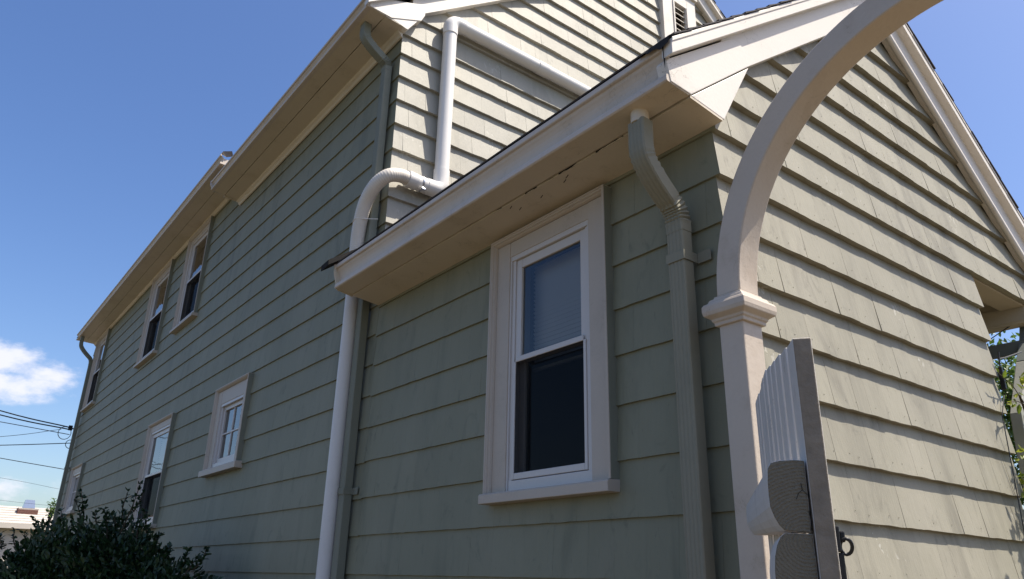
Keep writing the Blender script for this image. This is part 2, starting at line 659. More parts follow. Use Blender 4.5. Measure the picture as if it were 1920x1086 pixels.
def lay_shingles(plane, s0, s1, levels, wmin, wmax, cuts, holes, mitre, rnd, extra=None):
    """returns a list of shingles: (verts, faces, tint, size on the picture)"""
    out = []
    for z0, z1 in zip(levels[:-1], levels[1:]):
        s = s0
        first = True
        while s < s1 - 1e-6:
            w = rnd.uniform(wmin, wmax)
            if first:
                w *= rnd.uniform(0.5, 1.0)
            e = min(s + w, s1)
            if s1 - e < wmin * 0.5:
                e = s1
            a = s + (0.0 if first else (rnd.choice((0.0003, 0.0006, 0.0011)) if plane[0] == 'F' else rnd.choice((0.0, 0.0003, 0.0006, 0.0009))))
            c = e - (0.0004 if e < s1 and plane[0] == 'F' else 0.0)
            first = False
            s = e
            dz = rnd.uniform(-1, 1) * (0.0010 if plane[0] == 'F' else 0.0006)
            tint = rnd.gauss(1.0, 0.03 if plane[0] == 'F' else 0.022)
            tops = z1 + 0.012
            # take away window openings (as up to four rectangles)
            rects = [(a, c, z0 + dz, tops)]
            for (h0, h1, k0, k1) in holes:
                nr = []
                for (ra, rc, rb, rt) in rects:
                    if rc <= h0 or ra >= h1 or rt <= k0 or rb >= k1:
                        nr.append((ra, rc, rb, rt))
                        continue
                    if ra < h0:
                        nr.append((ra, h0, rb, rt))
                    if rc > h1:
                        nr.append((h1, rc, rb, rt))
                    if rb < k0:
                        nr.append((max(ra, h0), min(rc, h1), rb, k0))
                    if rt > k1:
                        nr.append((max(ra, h0), min(rc, h1), k1, rt))
                rects = nr
            for (ra, rc, rb, rt) in rects:
                if rc - ra < 0.004 or rt - rb < 0.02:
                    continue
                k = max(2, min(7, int((rc - ra) / 0.045)))
                bot = [(ra + (rc - ra) * i / k, rb + (0.0022 if plane[0] == 'F' else 0.0009) * math.sin(9.1 * (ra + (rc - ra) * i / k) + z0 * 37) * math.sin(23.7 * (ra + (rc - ra) * i / k) + z0 * 11) + (rnd.uniform(-0.0012, 0.0012) if 0 < i < k else 0)) for i in range(k + 1)]
                poly = bot + [(rc, rt), (ra, rt)]
                for q in cuts:
                    poly = clip(poly, *q)
                    if len(poly) < 3:
                        break
                if len(poly) < 3:
                    continue
                v, f = shingle_geo(plane, poly, rb if rb == z0 + dz else z0 + dz, tops, rnd, mitre)
                cx = sum(p[0] for p in v) / len(v)
                cy = sum(p[1] for p in v) / len(v)
                cz = sum(p[2] for p in v) / len(v)
                size = 0.0
                pr = project((cx, cy, cz))
                if pr and -30 < pr[0] < 1950 and -30 < pr[1] < 1110:
                    q = [project(p) for p in v[:len(poly)]]
                    if all(q):
                        size = abs(sum(q[i][0] * q[(i + 1) % len(q)][1] - q[(i + 1) % len(q)][0] * q[i][1] for i in range(len(q)))) / 2
                        if extra and extra(cx, cy, cz):
                            size *= 0.01
                out.append((v, f, tint, size))
    return out


def raise_shingles(parent, lists, limit=296):
    """the largest on the picture become parts of their own, the rest one joined part per wall"""
    flat = sorted(((s[3], i, k) for i, (lst, m) in enumerate(lists) for k, s in enumerate(lst)), reverse=True)
    single = set((i, k) for sz, i, k in flat[:limit] if sz > 0)
    for i, (lst, m) in enumerate(lists):
        rest = MB()
        for k, (v, f, tint, sz) in enumerate(lst):
            if (i, k) in single:
                b = MB()
                b.add(v, f, tint)
                link("shingle", b.mesh("shingle", True), m, parent)
            else:
                rest.add(v, f, tint)
        if rest.v:
            o = link("shingles", rest.mesh("shingles", True), m, parent)
            o['kind'] = 'stuff'


def panel(b, plane, s0, s1, z0, z1, holes, p=-0.043):
    ss = sorted(set([s0, s1] + [h for q in holes for h in q[:2]]))
    zz = sorted(set([z0, z1] + [h for q in holes for h in q[2:]]))
    for sa, sb in zip(ss[:-1], ss[1:]):
        for za, zb in zip(zz[:-1], zz[1:]):
            cs, cz = (sa + sb) / 2, (za + zb) / 2
            if any(h[0] < cs < h[1] and h[2] < cz < h[3] for h in holes):
                continue
            b.add([place(plane, sa, za, p), place(plane, sb, za, p), place(plane, sb, zb, p), place(plane, sa, zb, p)], [(0, 1, 2, 3)])


def niche(b, h, x0, depth):
    """dark room seen through a window of the left wall"""
    y0, y1, z0, z1 = h
    x1 = x0 + depth
    e = 0.25
    q = [(x0 + .001, y0, z0), (x0 + .001, y1, z0), (x0 + .001, y1, z1), (x0 + .001, y0, z1)]
    r = [(x0 + 0.12, y0, z0), (x0 + 0.12, y1, z0), (x0 + 0.12, y1, z1), (x0 + 0.12, y0, z1)]
    s = [(x0 + 0.121, y0 - e, z0 - e), (x0 + 0.121, y1 + e, z0 - e), (x0 + 0.121, y1 + e, z1 + e), (x0 + 0.121, y0 - e, z1 + e)]
    t = [(x1, p[1], p[2]) for p in s]
    b.add(q + r + s + t, [(i, (i + 1) % 4, (i + 1) % 4 + 4, i + 4) for i in range(4)] +
          [(i + 4, (i + 1) % 4 + 4, (i + 1) % 4 + 8, i + 8) for i in range(4)] +
          [(i + 8, (i + 1) % 4 + 8, (i + 1) % 4 + 12, i + 12) for i in range(4)] + [(12, 13, 14, 15)])


# ------------------------------------------------------------------ window of a left wall
def window(parent, X, y0, y1, z0, z1, sill_h, cw, head, kind, panes=(2, 2), label=None, proud=0.03, meet=None, sill_over=0.035, blind=0.0, box_=True):
    """outer casing y0..y1, z0 (top of sill)..z1; returns the opening cut in the wall"""
    w = bpy.data.objects.new("window", None)
    w.empty_display_size = 0.05
    C.objects.link(w)
    w.parent = parent
    if label:
        w['label'] = label
    xf = X - 0.012                 # flat casing
    xb = X - 0.045                 # raised moulding round it
    bb = 0.036
    iy0, iy1, iz1 = y0 + cw, y1 - cw, z1 - head
    def bx(name, *a, m=CASING, bev=0.003):
        return box(name, *a, m, w, bev)
    bx("casing", xf, X + 0.05, y0 + bb, iy0, z0, z1 - bb)
    bx("casing", xf, X + 0.05, iy1, y1 - bb, z0, z1 - bb)
    bx("casing", xf + 0.002, X + 0.05, iy0 + .0005, iy1 - .0005, iz1, z1 - bb)
    prof = [(X + .04, 0.0), (xb, 0.0), (xb - .002, .010), (xb + .004, .014), (xb + .005, .020), (xb + .014, .024), (xb + .020, .030), (xf - .001, bb - .0004), (X + .04, bb - .0004)]
    for base, sg in ((y0, 1), (y1, -1)):
        prism("moulding", [(px_, base + sg * d) for px_, d in prof], 'z', z0, z1, m=CASING, parent=w)
    prism("moulding", [(px_ - .0006, z1 + .001 - d) for px_, d in prof], 'y', y0 + 0.0006, y1 - 0.0006, m=CASING, parent=w)
    # thin grey-green strip along the near outer edge of the moulding
    box("casing_edge", xb + .004, X + .03, y0 - .0025, y0 - .0004, z0, z1 - .004, SPOUTM, w, 0)
    # sill
    xs = xf - 0.058
    poly = [(X + 0.06, z0 - sill_h), (xs, z0 - sill_h), (xs, z0 - 0.012), (xs + 0.006, z0 - 0.004), (xf + 0.02, z0 + 0.0), (X + 0.06, z0 + 0.008)]
    o = prism("sill", poly, 'y', y0 - sill_over, y1 + sill_over, m=CASING, parent=w, bevel=0.003)
    # jamb liners in the opening
    j = 0.06
    bx("jamb", X - 0.005, X + 0.14, iy0 - .002, iy0 + 0.012, z0, iz1 + .002, m=VINYL, bev=0)
    bx("jamb", X - 0.005, X + 0.14, iy1 - 0.012, iy1 + .002, z0, iz1 + .002, m=VINYL, bev=0)
    bx("head_jamb", X - 0.005, X + 0.14, iy0 + .0125, iy1 - .0125, iz1 - 0.029, iz1 + .002, m=VINYL, bev=0)
    bx("track", X + 0.004, X + 0.075, iy0 + .0125, iy0 + .012 + j * .45, z0 + .01, iz1 - .017, m=VINYL, bev=.002)
    bx("track", X + 0.004, X + 0.075, iy1 - .012 - j * .45, iy1 - .0125, z0 + .01, iz1 - .017, m=VINYL, bev=.002)
    bx("stool", X + 0.0, X + 0.14, iy0 + .013, iy1 - .013, z0 - .01, z0 + 0.058, m=VINYL, bev=.003)
    oy0, oy1, oz0, oz1 = iy0 + 0.012 + j * .45, iy1 - 0.012 - j * .45, z0 + 0.059, iz1 - 0.0305

    def sash(name, xa, xb, a0, a1, b0, b1, st, top, bot, glass=GLASS):
        bx(name + "_stile", xa, xb, a0, a0 + st, b0, b1, m=VINYL)
        bx(name + "_stile", xa, xb, a1 - st, a1, b0, b1, m=VINYL)
        bx(name + "_rail", xa + .001, xb - .001, a0 + st - .0004, a1 - st + .0004, b0 + .0005, b0 + bot, m=VINYL)
        bx(name + "_rail", xa + .001, xb - .001, a0 + st - .0004, a1 - st + .0004, b1 - top, b1 - .0005, m=VINYL)
        xm = (xa + xb) / 2
        g = MB()
        g.add([(xm, a0 + st - .003, b0 + bot - .003), (xm, a1 - st + .003, b0 + bot - .003), (xm, a1 - st + .003, b1 - top + .003), (xm, a0 + st - .003, b1 - top + .003)], [(3, 2, 1, 0)])
        link("pane", g.mesh("pane"), glass, w)
        return (a0 + st, a1 - st, b0 + bot, b1 - top)
    if kind == 'hung':
        mz = meet if meet is not None else (oz0 + oz1) / 2
        st = 0.048
        sash("upper_sash", X + 0.012, X + 0.040, oy0, oy1, mz - 0.002, oz1, st, 0.055, 0.034, GLASSB)
        sash("lower_sash", X + 0.044, X + 0.072, oy0, oy1, oz0, mz + 0.034, st + .006, 0.034, 0.045)
        # half screen in front of the lower sash
        bx("screen_frame", X - 0.002, X + 0.010, oy0 + .001, oy0 + 0.02, oz0 + .002, mz + 0.0, m=VINYL)
        bx("screen_frame", X - 0.002, X + 0.010, oy1 - 0.02, oy1 - .001, oz0 + .002, mz + 0.0, m=VINYL)
        bx("screen_frame", X - 0.001, X + 0.009, oy0 + .0205, oy1 - .0205, oz0 + .0025, oz0 + 0.036, m=VINYL)
        bx("screen_frame", X - 0.001, X + 0.009, oy0 + .0205, oy1 - .0205, mz - 0.004, mz + 0.026, m=VINYL)
        g = MB()
        g.add([(X + .004, oy0 + .018, oz0 + .03), (X + .004, oy1 - .018, oz0 + .03), (X + .004, oy1 - .018, mz + .004), (X + .004, oy0 + .018, mz + .004)], [(0, 1, 2, 3)])
        link("insect_screen", g.mesh("insect_screen"), SCREEN, w)
    else:
        a0, a1, b0, b1 = sash("sash", X + 0.025, X + 0.065, oy0, oy1, oz0, oz1, 0.045, 0.045, 0.05)
        for k in range(1, panes[0]):
            c = a0 + (a1 - a0) * k / panes[0]
            bx("muntin", X + 0.032, X + 0.058, c - .008, c + .008, b0 - .002, b1 + .002, m=VINYL, bev=.002)
        for k in range(1, panes[1]):
            c = b0 + (b1 - b0) * k / panes[1]
            bx("muntin", X + 0.0325, X + 0.0575, a0 - .002, a1 + .002, c - .008, c + .008, m=VINYL, bev=.002)
    if blind:
        b = MB()
        zt = oz1 - .02
        zb = oz1 - (oz1 - oz0) * blind
        n = int((zt - zb) / 0.026)
        for k in range(n):
            z = zt - k * 0.026
            b.add([(X + .132, oy0 + .012, z + .006), (X + .132, oy1 - .012, z + .006), (X + .146, oy1 - .012, z - .012), (X + .146, oy0 + .012, z - .012)], [(0, 1, 2, 3)])
        b.box(X + .13, X + .15, oy0 + .01, oy1 - .01, zb - .02, zb - .004)
        o = link("blind", b.mesh("blind"), BLINDM, w)
    return (iy0 - .001, iy1 + .001, z0 - .012, iz1 + .001)


# ------------------------------------------------------------------ eaves, gutters, rakes
def gutter_profile(x0, x1, z0, z1):
    """ogee wooden gutter: x0 outer lip, x1 back, z0 bottom, z1 lip"""
    h = z1 - z0
    f = [(.050, -.010), (.016, 0), (.010, .03), (.010, .15), (.013, .18), (.022, .195), (.040, .21), (.045, .28), (.045, .38), (.042, .50), (.036, .61), (.028, .70),
         (.021, .755), (.018, .80), (.016, .825), (.004, .84), (.0, .865)]
    pts = [(x1, z0)] + [(x0 + a, z0 + h * c) for a, c in f] + [(x0, z1), (x0 + .012, z1), (x0 + .014, z0 + h * .88),
           (x0 + .05, z0 + h * .62), (x1 - .03, z0 + h * .55), (x1 - .02, z1), (x1, z1)]
    return pts


def wobble_board(name, quad0, quad1, y0, y1, m, parent, rnd, amp=0.0, th=0.018, edge='hi', step=0.06):
    """soffit board between lines (x,z)=quad0 and quad1, from y0 to y1; one long edge left ragged"""
    n = max(2, int((y1 - y0) / step))
    dx, dz = quad1[0] - quad0[0], quad1[1] - quad0[1]
    ln = math.hypot(dx, dz)
    ux, uz = dx / ln, dz / ln
    nx, nz = uz, -ux            # downwards
    if nz > 0:
        nx, nz = -nx, -nz
    v, f = [], []
    for i in range(n + 1):
        y = y0 + (y1 - y0) * i / n
        d0 = -(rnd.uniform(0, amp) if edge == 'lo' else 0)
        d1 = (rnd.uniform(-amp, amp) if edge == 'hi' else 0)
        sag = rnd.uniform(-.0008, .0008) if amp else 0
        a = (quad0[0] - ux * d0, quad0[1] - uz * d0)
        c = (quad1[0] - ux * abs(d1), quad1[1] - uz * abs(d1) - abs(d1) * 0.5 + sag)
        v += [(a[0], y, a[1]), (c[0], y, c[1]), (c[0] - nx * th, y, c[1] - nz * th), (a[0] - nx * th, y, a[1] - nz * th)]
    for i in range(n):
        for k in range(4):
            f.append((i * 4 + k, i * 4 + (k + 1) % 4, i * 4 + 4 + (k + 1) % 4, i * 4 + 4 + k))
    f += [(0, 1, 2, 3), tuple(n * 4 + k for k in (3, 2, 1, 0))]
    return link(name, fix_normals(mesh(name, v, f)), m, parent)


def shingle_courses(parent, x_eave, x_ridge, zt, slope, y0, y1, th, mirror_x=None, rnd=random, count=99):
    """roof courses as separate tilted strips, ragged along the rake and the eave"""
    run = abs(x_ridge - x_eave) * math.hypot(1, slope)
    ux, uz = 1 / math.hypot(1, slope), slope / math.hypot(1, slope)
    nx, nz = -uz, ux
    k = 0
    d = 0.0
    while d < run and k < count:
        e = min(d + 0.16, run + .02)
        n = 14
        ya, yb = y0 - rnd.uniform(0.003, 0.013), y1
        v, f = [], []
        for i in range(n + 1):
            y = ya + (yb - ya) * i / n
            dd = d + rnd.uniform(-.004, .004)
            lift = rnd.uniform(0, .003)
            row = [(dd, th + .0045 + lift), (dd, th + .012 + lift), (e, th + .004), (e, th + .0005)]
            for (q, h) in row:
                x, z = x_eave + q * ux + h * nx, zt + slope * x_eave + q * uz + h * nz
                if mirror_x is not None:
                    x = 2 * mirror_x - x
                v.append((x, y, z))
        for i in range(n):
            for c in range(4):
                f.append((i * 4 + c, i * 4 + (c + 1) % 4, i * 4 + 4 + (c + 1) % 4, i * 4 + 4 + c))
        f += [(0, 1, 2, 3), tuple(n * 4 + c for c in (3, 2, 1, 0))]
        link("roof_shingle", fix_normals(mesh("roof_shingle", v, f)), ROOF, parent)
        d += 0.14
        k += 1


def roof_slab(parent, x_eave, x_ridge, zt, slope, y0, y1, right_eave):
    zr = zt + slope * x_ridge
    t = 0.008
    poly = [(x_eave, zt + slope * x_eave), (x_ridge, zr), (right_eave, zr - slope * (right_eave - x_ridge)),
            (right_eave, zr - slope * (right_eave - x_ridge) + t), (x_ridge, zr + t), (x_eave, zt + slope * x_eave + t)]
    return prism("roof", poly, 'y', y0, y1, ROOF, parent)


def rake(parent, xr, f_lo, f_hi, c_lo, c_hi, slope, yfr, ycr, ywall, x_start, x_frieze, right_end, mat_f=WHITE):
    """frieze board, crown board and bed moulding up both slopes of a gable"""
    for side in (0, 1):
        def mx(x):
            return x if side == 0 else 2 * xr - x
        xs = x_start if side == 0 else 2 * xr - right_end
        xf = x_frieze if side == 0 else 2 * xr - right_end
        def board(name, lo, hi, ya, yb, x0, m, bev):
            poly = [(mx(x0), lo + slope * x0), (mx(xr), lo + slope * xr), (mx(xr), hi + slope * xr), (mx(x0), hi + slope * x0)]
            return prism(name, poly, 'y', ya, yb, m, parent, bev)
        board("frieze_board", f_lo, f_hi + .01, yfr, ywall - .0, xf, mat_f, 0.003)
        board("rake_board", c_lo, c_hi, ycr, yfr + .01, xs, mat_f, 0.003)
        board("rake_cap", c_hi - .018, c_hi + .004, ycr - .005, ycr - .0005, xs, mat_f, 0.004)
        # rounded bed moulding under the frieze
        path = [(mx(x), yfr + .004, f_lo - .010 + slope * x) for x in (xf + (0.05 if side == 0 else 0), xr - .012)]
        if side == 1:
            sweep("bed_moulding", path, circle(0.019, 12), mat_f, parent, ref=(0, 1, 0))


# =================================================================== SIDE EXTENSION
EX = thing("side_extension", "sage green single-storey gabled side wing with the large sash window, nearest the camera", "house wing", (2.5, 1.785, GZ))
ex = bpy.data.objects.new("house_wing_frame", None)
bpy.data.objects.remove(ex)


class At:
    pass


def adopt(root):
    """children were modelled in world coordinates; keep them there under a moved Empty"""
    inv = Matrix.Translation(root.location).inverted()
    for ch in root.children:
        ch.matrix_parent_inverse = inv


XL, YE, YM = 2.5, 1.785, 5.0
S = 0.75
XR, ZTE = 4.318, 0.601          # ridge and roof line z = ZTE + S x
rnd = random.Random(5)

# window first: it says where the wall is cut
open_ext = window(EX, 2.5, 2.472, 3.458, 0.432, 1.926, 0.057, 0.155, 0.130, 'hung', meet=1.142, blind=0.50, sill_over=0.006)

ZE = [-1.60, -1.49, -1.24, -0.99, -0.74, -0.49, -0.24, 0.011, 0.2625, 0.514, 0.768, 1.009, 1.241, 1.474, 1.705, 1.940, 2.158, 2.378, 2.595, 2.816, 3.026, 3.240, 3.460, 3.68, 3.90]
# right end of the closed part, and the gable that runs on over the porch
XC, XP = 5.19, 6.14
cutsG = [(-S, 1.0, 0.47), (S, 1.0, 0.47 + 2 * S * XR)]
low_g = lay_shingles(('F', YE), XL, XC, [z for z in ZE if z <= 1.941], 0.11, 0.26, cutsG, [], XL, rnd)
up_g = lay_shingles(('F', YE), XL, XP + .12, [z for z in ZE if z >= 1.939], 0.11, 0.26, cutsG, [], XL, rnd)
left_e = lay_shingles(('L', XL), YE, YM - 0.001, [z for z in ZE if z <= 1.941] + [2.06], 0.13, 0.30, [], [open_ext], YE, rnd,
                      extra=lambda x, y, z: z > 2.0 or y > 4.5)
raise_shingles(EX, [(low_g + up_g, SAGE), (left_e, SAGE_SHADED)])

b = MB()
panel(b, ('L', XL), YE + .043, YM, GZ, 2.3, [open_ext])
b.add([(XL + .043, YE + .043, GZ), (XC - .03, YE + .043, GZ), (XC - .03, YE + .043, 1.95), (XP + .10, YE + .043, 1.95), (XP + .10, YE + .043, 0.45 + S * (2 * XR - XP - .10)),
       (XR, YE + .043, 0.45 + S * XR), (XL + .043, YE + .043, 0.45 + S * (XL + .043))], [(0, 1, 2, 3, 4, 5, 6)])
link("wall", b.mesh("wall"), CORE, EX)
b = MB()
b.add([(XC - .001, YE + .044, GZ), (XC - .001, YM, GZ), (XC - .001, YM, 2.2), (XC - .001, YE + .044, 2.2)], [(0, 1, 2, 3)])
link("side_wall", b.mesh("side_wall"), SPOUT, EX)
b = MB()
niche(b, open_ext, XL + .04, 1.2)
link("room_interior", b.mesh("room_interior"), DARK, EX)

# rows of nail heads
nb = MB()
for z0 in ZE[5:-2]:
    x = XL + .05
    while x < XP:
        x += rnd.uniform(.07, .2)
        z = z0 + rnd.uniform(.035, .05)
        if z > 0.44 + S * min(x, 2 * XR - x) or (z < 1.93 and x > XC - .03):
            continue
        t_ = (z - z0) / .25
        y = YE + .034 * t_ - .0022
        nb.add([(x - .0028, y, z - .0028), (x + .0028, y, z - .0028), (x + .0028, y, z + .0028), (x - .0028, y, z + .0028), (x, y - .0016, z)], [(0, 1, 4), (1, 2, 4), (2, 3, 4), (3, 0, 4)])
o = link("nail_heads", nb.mesh("nail_heads"), SPOUT, EX)
o['kind'] = 'stuff'

# eave along the left wall
GY0, GY1 = 1.7435, 5.0
prism("gutter", gutter_profile(2.118, 2.275, 2.004, 2.192), 'y', GY0, GY1, GUTTER, EX)
wobble_board("soffit_board", (2.136, 2.0025), (2.2765, 1.9935), GY0 + .001, GY1, CREAM, EX, rnd, 0.005, edge='hi')
wobble_board("soffit_board", (2.2785, 1.9835), (2.502, 1.958), GY0 + .001, GY1, CREAM, EX, rnd, 0.003, edge='lo')
# splits and curled paint along the soffit seam
for (ya, yb, dx) in ((2.15, 2.34, 0), (2.36, 2.42, .004), (2.47, 2.62, 0), (2.66, 2.72, .003), (2.80, 2.90, .0), (3.12, 3.20, .002)):
    n = max(2, int((yb - ya) / .025))
    v, f = [], []
    for i in range(n + 1):
        y = ya + (yb - ya) * i / n
        w = 0.0035 * rnd.uniform(.3, 1.3) * (0.3 if i in (0, n) else 1)
        x = 2.2790 + dx + rnd.uniform(-.0015, .003)
        v += [(x - w * .6, y, 1.9905), (x + w * 1.4, y, 1.9825)]
    for i in range(n):
        f.append((2 * i, 2 * i + 1, 2 * i + 3, 2 * i + 2))
    link("soffit_crack", mesh("soffit_crack", v, f), TAR, EX)
for (y, x) in ((3.02, 2.345), (3.05, 2.30), (2.62, 2.33), (2.58, 2.31), (2.83, 2.345)):
    zf = 1.9835 - .114 * (x - 2.2785) - .0015
    v = [(x, y, zf), (x + .012, y + .035, zf - .003), (x + .016, y + .033, zf - .003), (x + .006, y + .004, zf - .001)]
    link("paint_flake", mesh("paint_flake", v, [(0, 1, 2, 3)]), TAR, EX)

# gable boards
rake(EX, XR, 0.312, 0.522, 0.522, 0.601, S, 1.745, 1.695, YE + .02, 2.118, 2.55, 6.52)
prism("eave_return", [(2.152, 2.006), (2.282, 1.997), (2.748, 2.372), (2.738, 2.43), (2.715, 2.468), (2.690, 2.482), (2.62, 2.475), (2.14, 2.118), (2.128, 2.10)], 'y', 1.739, 1.80, WHITE, EX, 0.004)
prism("eave_return", [(2.286, 1.995), (2.512, 1.968), (2.752, 2.368)], 'y', 1.743, 1.80, WHITE, EX, 0.003)

# roof
rf = roof_slab(EX, 2.135, XR, ZTE - .004, S, 1.700, 5.0, 6.54)
shingle_courses(rf, 2.135, XR, ZTE - .004, S, 1.692, 5.06, 0.008, rnd=rnd)
shingle_courses(rf, 2.135, XR, ZTE - .004, S, 1.692, 5.06, 0.008, mirror_x=XR, rnd=rnd)
# torn shingle and tar at both ends of the eave
v = []
f = []
for i in range(9):
    y = 1.70 + i * 0.022
    w = rnd.uniform(.02, .05) * (1.2 - i / 9)
    v += [(2.112, y, 2.206), (2.106 - .008 * rnd.random(), y + .004, 2.196 - w), (2.122, y, 2.212)]
for i in range(8):
    for k in range(3):
        f.append((i * 3 + k, i * 3 + (k + 1) % 3, i * 3 + 3 + (k + 1) % 3, i * 3 + 3 + k))
link("torn_shingle", fix_normals(mesh("torn_shingle", v, f)), TAR, EX)
v = [(2.109, 1.742, 2.19), (2.114, 1.742, 2.10), (2.120, 1.742, 2.055), (2.126, 1.742, 2.11), (2.135, 1.742, 2.19), (2.12, 1.742, 2.215)]
link("tar_streak", mesh("tar_streak", v, [(0, 1, 2, 3, 4, 5)]), TAR, EX)
v = [(2.05, 4.985, 2.212), (2.045, 5.10, 2.195), (2.30, 5.11, 2.385), (2.30, 4.985, 2.39), (2.053, 4.985, 2.172), (2.047, 5.10, 2.150), (2.30, 5.11, 2.345), (2.30, 4.985, 2.35)]
link("torn_shingle", fix_normals(mesh("torn_shingle", v, [(0, 1, 2, 3), (4, 7, 6, 5), (0, 4, 5, 1), (1, 5, 6, 2), (2, 6, 7, 3), (3, 7, 4, 0)])), TAR, EX)
prism("gutter_end_cap", [(2.285, 1.975), (2.15, 2.0), (2.112, 2.13), (2.112, 2.196), (2.285, 2.196)], 'y', 5.0005, 5.010, CREAM, EX)

# porch under the right half of the gable
box("porch_header", XC + .001, XP - .08, YE + .045, YE + .20, 1.930, 2.06, BEAMM, EX)
box("porch_beam", XP - .06, XP + .06, YE + .037, 5.0, 1.885, 2.12, BEAMM, EX)
box("porch_beam_trim", XP - .075, XP - .058, YE + .046, 4.99, 1.83, 1.95, BEAMM, EX, 0.006)
box("porch_beam_trim", XP - .066, XP + .05, YE + .047, 4.99, 1.815, 1.885, BEAMM, EX, 0.01)
for k in range(8):
    x = XC + .003 + k * 0.112
    box("ceiling_board", x, x + .109, YE + .203, 4.99, 2.0, 2.02, BEAMM, EX, 0.003)
box("porch_rail", XP - .04, XP + .0, YE + .06, 4.9, 1.605, 1.70, BAR, EX)
prism("shaded_pier_top", [(6.25, 1.93), (6.13, 1.72), (5.965, 1.515), (6.60, 1.62), (6.6, 1.93)], 'y', 1.862, 1.928, BAR, EX, 0.004)  # upper part of the pier, its shade put into a darker colour
prism("porch_pier", [(5.962, 1.511), (5.87, 1.385), (5.65, 1.10), (5.60, 0.7), (5.58, GZ), (6.6, GZ), (6.6, 1.616)], 'y', 1.86, 1.93, PIER, EX, 0.006)
adopt(EX)

# =================================================================== MAIN HOUSE
HS = thing("house", "sage green two-storey house with six side windows and an attic vent, behind the wing", "house", (2.5, 5.0, GZ))
ZTM, XRM = 3.115, 6.40
YS = 9.25                        # where the eave steps up
YB = 19.1
RISE = 0.28
rnd = random.Random(8)
holes = []
SPEC = [  # y0, y1, z0 (sill top), z1, kind
    (10.46, 11.56, 3.34, 4.82, 'hung', "upper window nearest the eave step"),
    (12.50, 13.74, 3.25, 4.81, 'hung', "upper window in the middle of the row"),
    (17.42, 18.60, 3.24, 4.82, 'hung', "upper window beside the far corner"),
    (10.60, 11.88, 0.56, 1.97, 'hung', "lower sash window rising behind the bush"),
    (7.72, 8.80, 1.046, 1.950, 'four', "small four-pane window over a thick sill"),
    (16.95, 18.15, 1.06, 1.95, 'six', "small six-pane window by the far corner"),
]
for (a, c, z0, z1, kind, lab) in SPEC:
    if kind == 'hung':
        h = window(HS, 2.5, a, c, z0, z1, 0.05, 0.13, 0.12 if z1 < 4 else 0.10, 'hung', label=lab, sill_over=0.012, blind=0.5 if z1 < 4 else 0.0)
    elif kind == 'four':
        h = window(HS, 2.5, a, c, z0, z1, 0.07, 0.17, 0.19, 'fixed', panes=(2, 2), label=lab, sill_over=0.05)
    else:
        h = window(HS, 2.5, a, c, z0, z1, 0.06, 0.16, 0.14, 'fixed', panes=(3, 2), label=lab, sill_over=0.012)
    holes.append(h)

ZM = [-1.60, -1.49, -1.24, -0.99, -0.74, -0.49, -0.24, 0.011, 0.258, 0.508, 0.760, 1.015]
ZM += [1.015 + 0.2378 * k for k in range(1, 9)]
ZM += [3.145, 3.375, 3.625, 3.866, 4.110, 4.350, 4.566]
ZG = ZM + [4.80, 5.03, 5.263, 5.490, 5.705, 5.925, 6.150, 6.365, 6.585, 6.795, 7.01, 7.22, 7.44, 7.66, 7.88]
ZLF = ZM + [4.80, 5.0]
VH = (6.20, 6.69, 6.37, 7.16)     # attic vent opening, x and z
cutsM = [(-S, 1.0, ZTM - .10), (S, 1.0, ZTM - .10 + 2 * S * XRM)]
gab = lay_shingles(('F', YM), XL, 2 * XRM - XL, [z for z in ZG if z >= 1.5], 0.13, 0.30, cutsM, [(VH[0], VH[1], VH[2], VH[3])], XL, rnd,
                   extra=lambda x, y, z: z < ZTE + S * min(x, 2 * XR - x) + .15)
sideA = lay_shingles(('L', XL), YM, YS, [z for z in ZM if z < 2.25], 0.16, 0.42, [], holes, None, rnd) + lay_shingles(('L', XL), YM, YS, [z for z in ZM if z > 2.2], 0.16, 0.42, [], holes, YM, rnd)
sideB = lay_shingles(('L', XL), YS, YB, ZLF, 0.16, 0.42, [], holes, None, rnd)
raise_shingles(HS, [(gab, PALE_SAGE), (sideA + sideB, SAGE_SHADED)])

b = MB()
panel(b, ('L', XL), YM + .043, YB, GZ, 4.7, holes)
panel(b, ('L', XL), YS, YB, 4.7, 5.0, [])
zg = ZTM - .12
b.add([(XL + .043, YM + .043, GZ), (2 * XRM - XL, YM + .043, GZ), (2 * XRM - XL, YM + .043, zg + S * XL), (6.69, YM + .043, zg + S * (2 * XRM - 6.69)), (6.69, YM + .043, 6.37), (6.20, YM + .043, 6.37), (6.20, YM + .043, zg + S * 6.20), (XL + .043, YM + .043, zg + S * XL)],
      [(0, 1, 2, 3, 4, 5, 6, 7)])
b.add([(6.20, YM + .043, 7.16), (6.69, YM + .043, 7.16), (6.69, YM + .043, zg + S * (2 * XRM - 6.69)), (XRM, YM + .043, zg + S * XRM), (6.20, YM + .043, zg + S * 6.2)], [(0, 1, 2, 3, 4)])
xe = 2 * XRM - XL
b.add([(xe, YM + .044, GZ), (xe, YB, GZ), (xe, YB, 4.9), (xe, YM + .044, 4.9)], [(0, 1, 2, 3)])
b.add([(XL + .043, YB - .01, GZ), (xe, YB - .01, GZ), (xe, YB - .01, zg + RISE + S * XL), (XRM, YB - .01, zg + RISE + S * XRM), (XL + .043, YB - .01, zg + RISE + S * XL)], [(0, 1, 2, 3, 4)])
b.add([(XL + .043, YS, 4.7), (xe, YS, 4.7), (xe, YS, zg + RISE + S * XL), (XRM, YS, zg + RISE + S * XRM), (XL + .043, YS, zg + RISE + S * XL)], [(0, 1, 2, 3, 4)])
link("wall", b.mesh("wall"), CORE, HS)
b = MB()
for h in holes:
    niche(b, h, XL + .04, 0.9)
o = link("room_interior", b.mesh("room_interior"), DARK, HS)

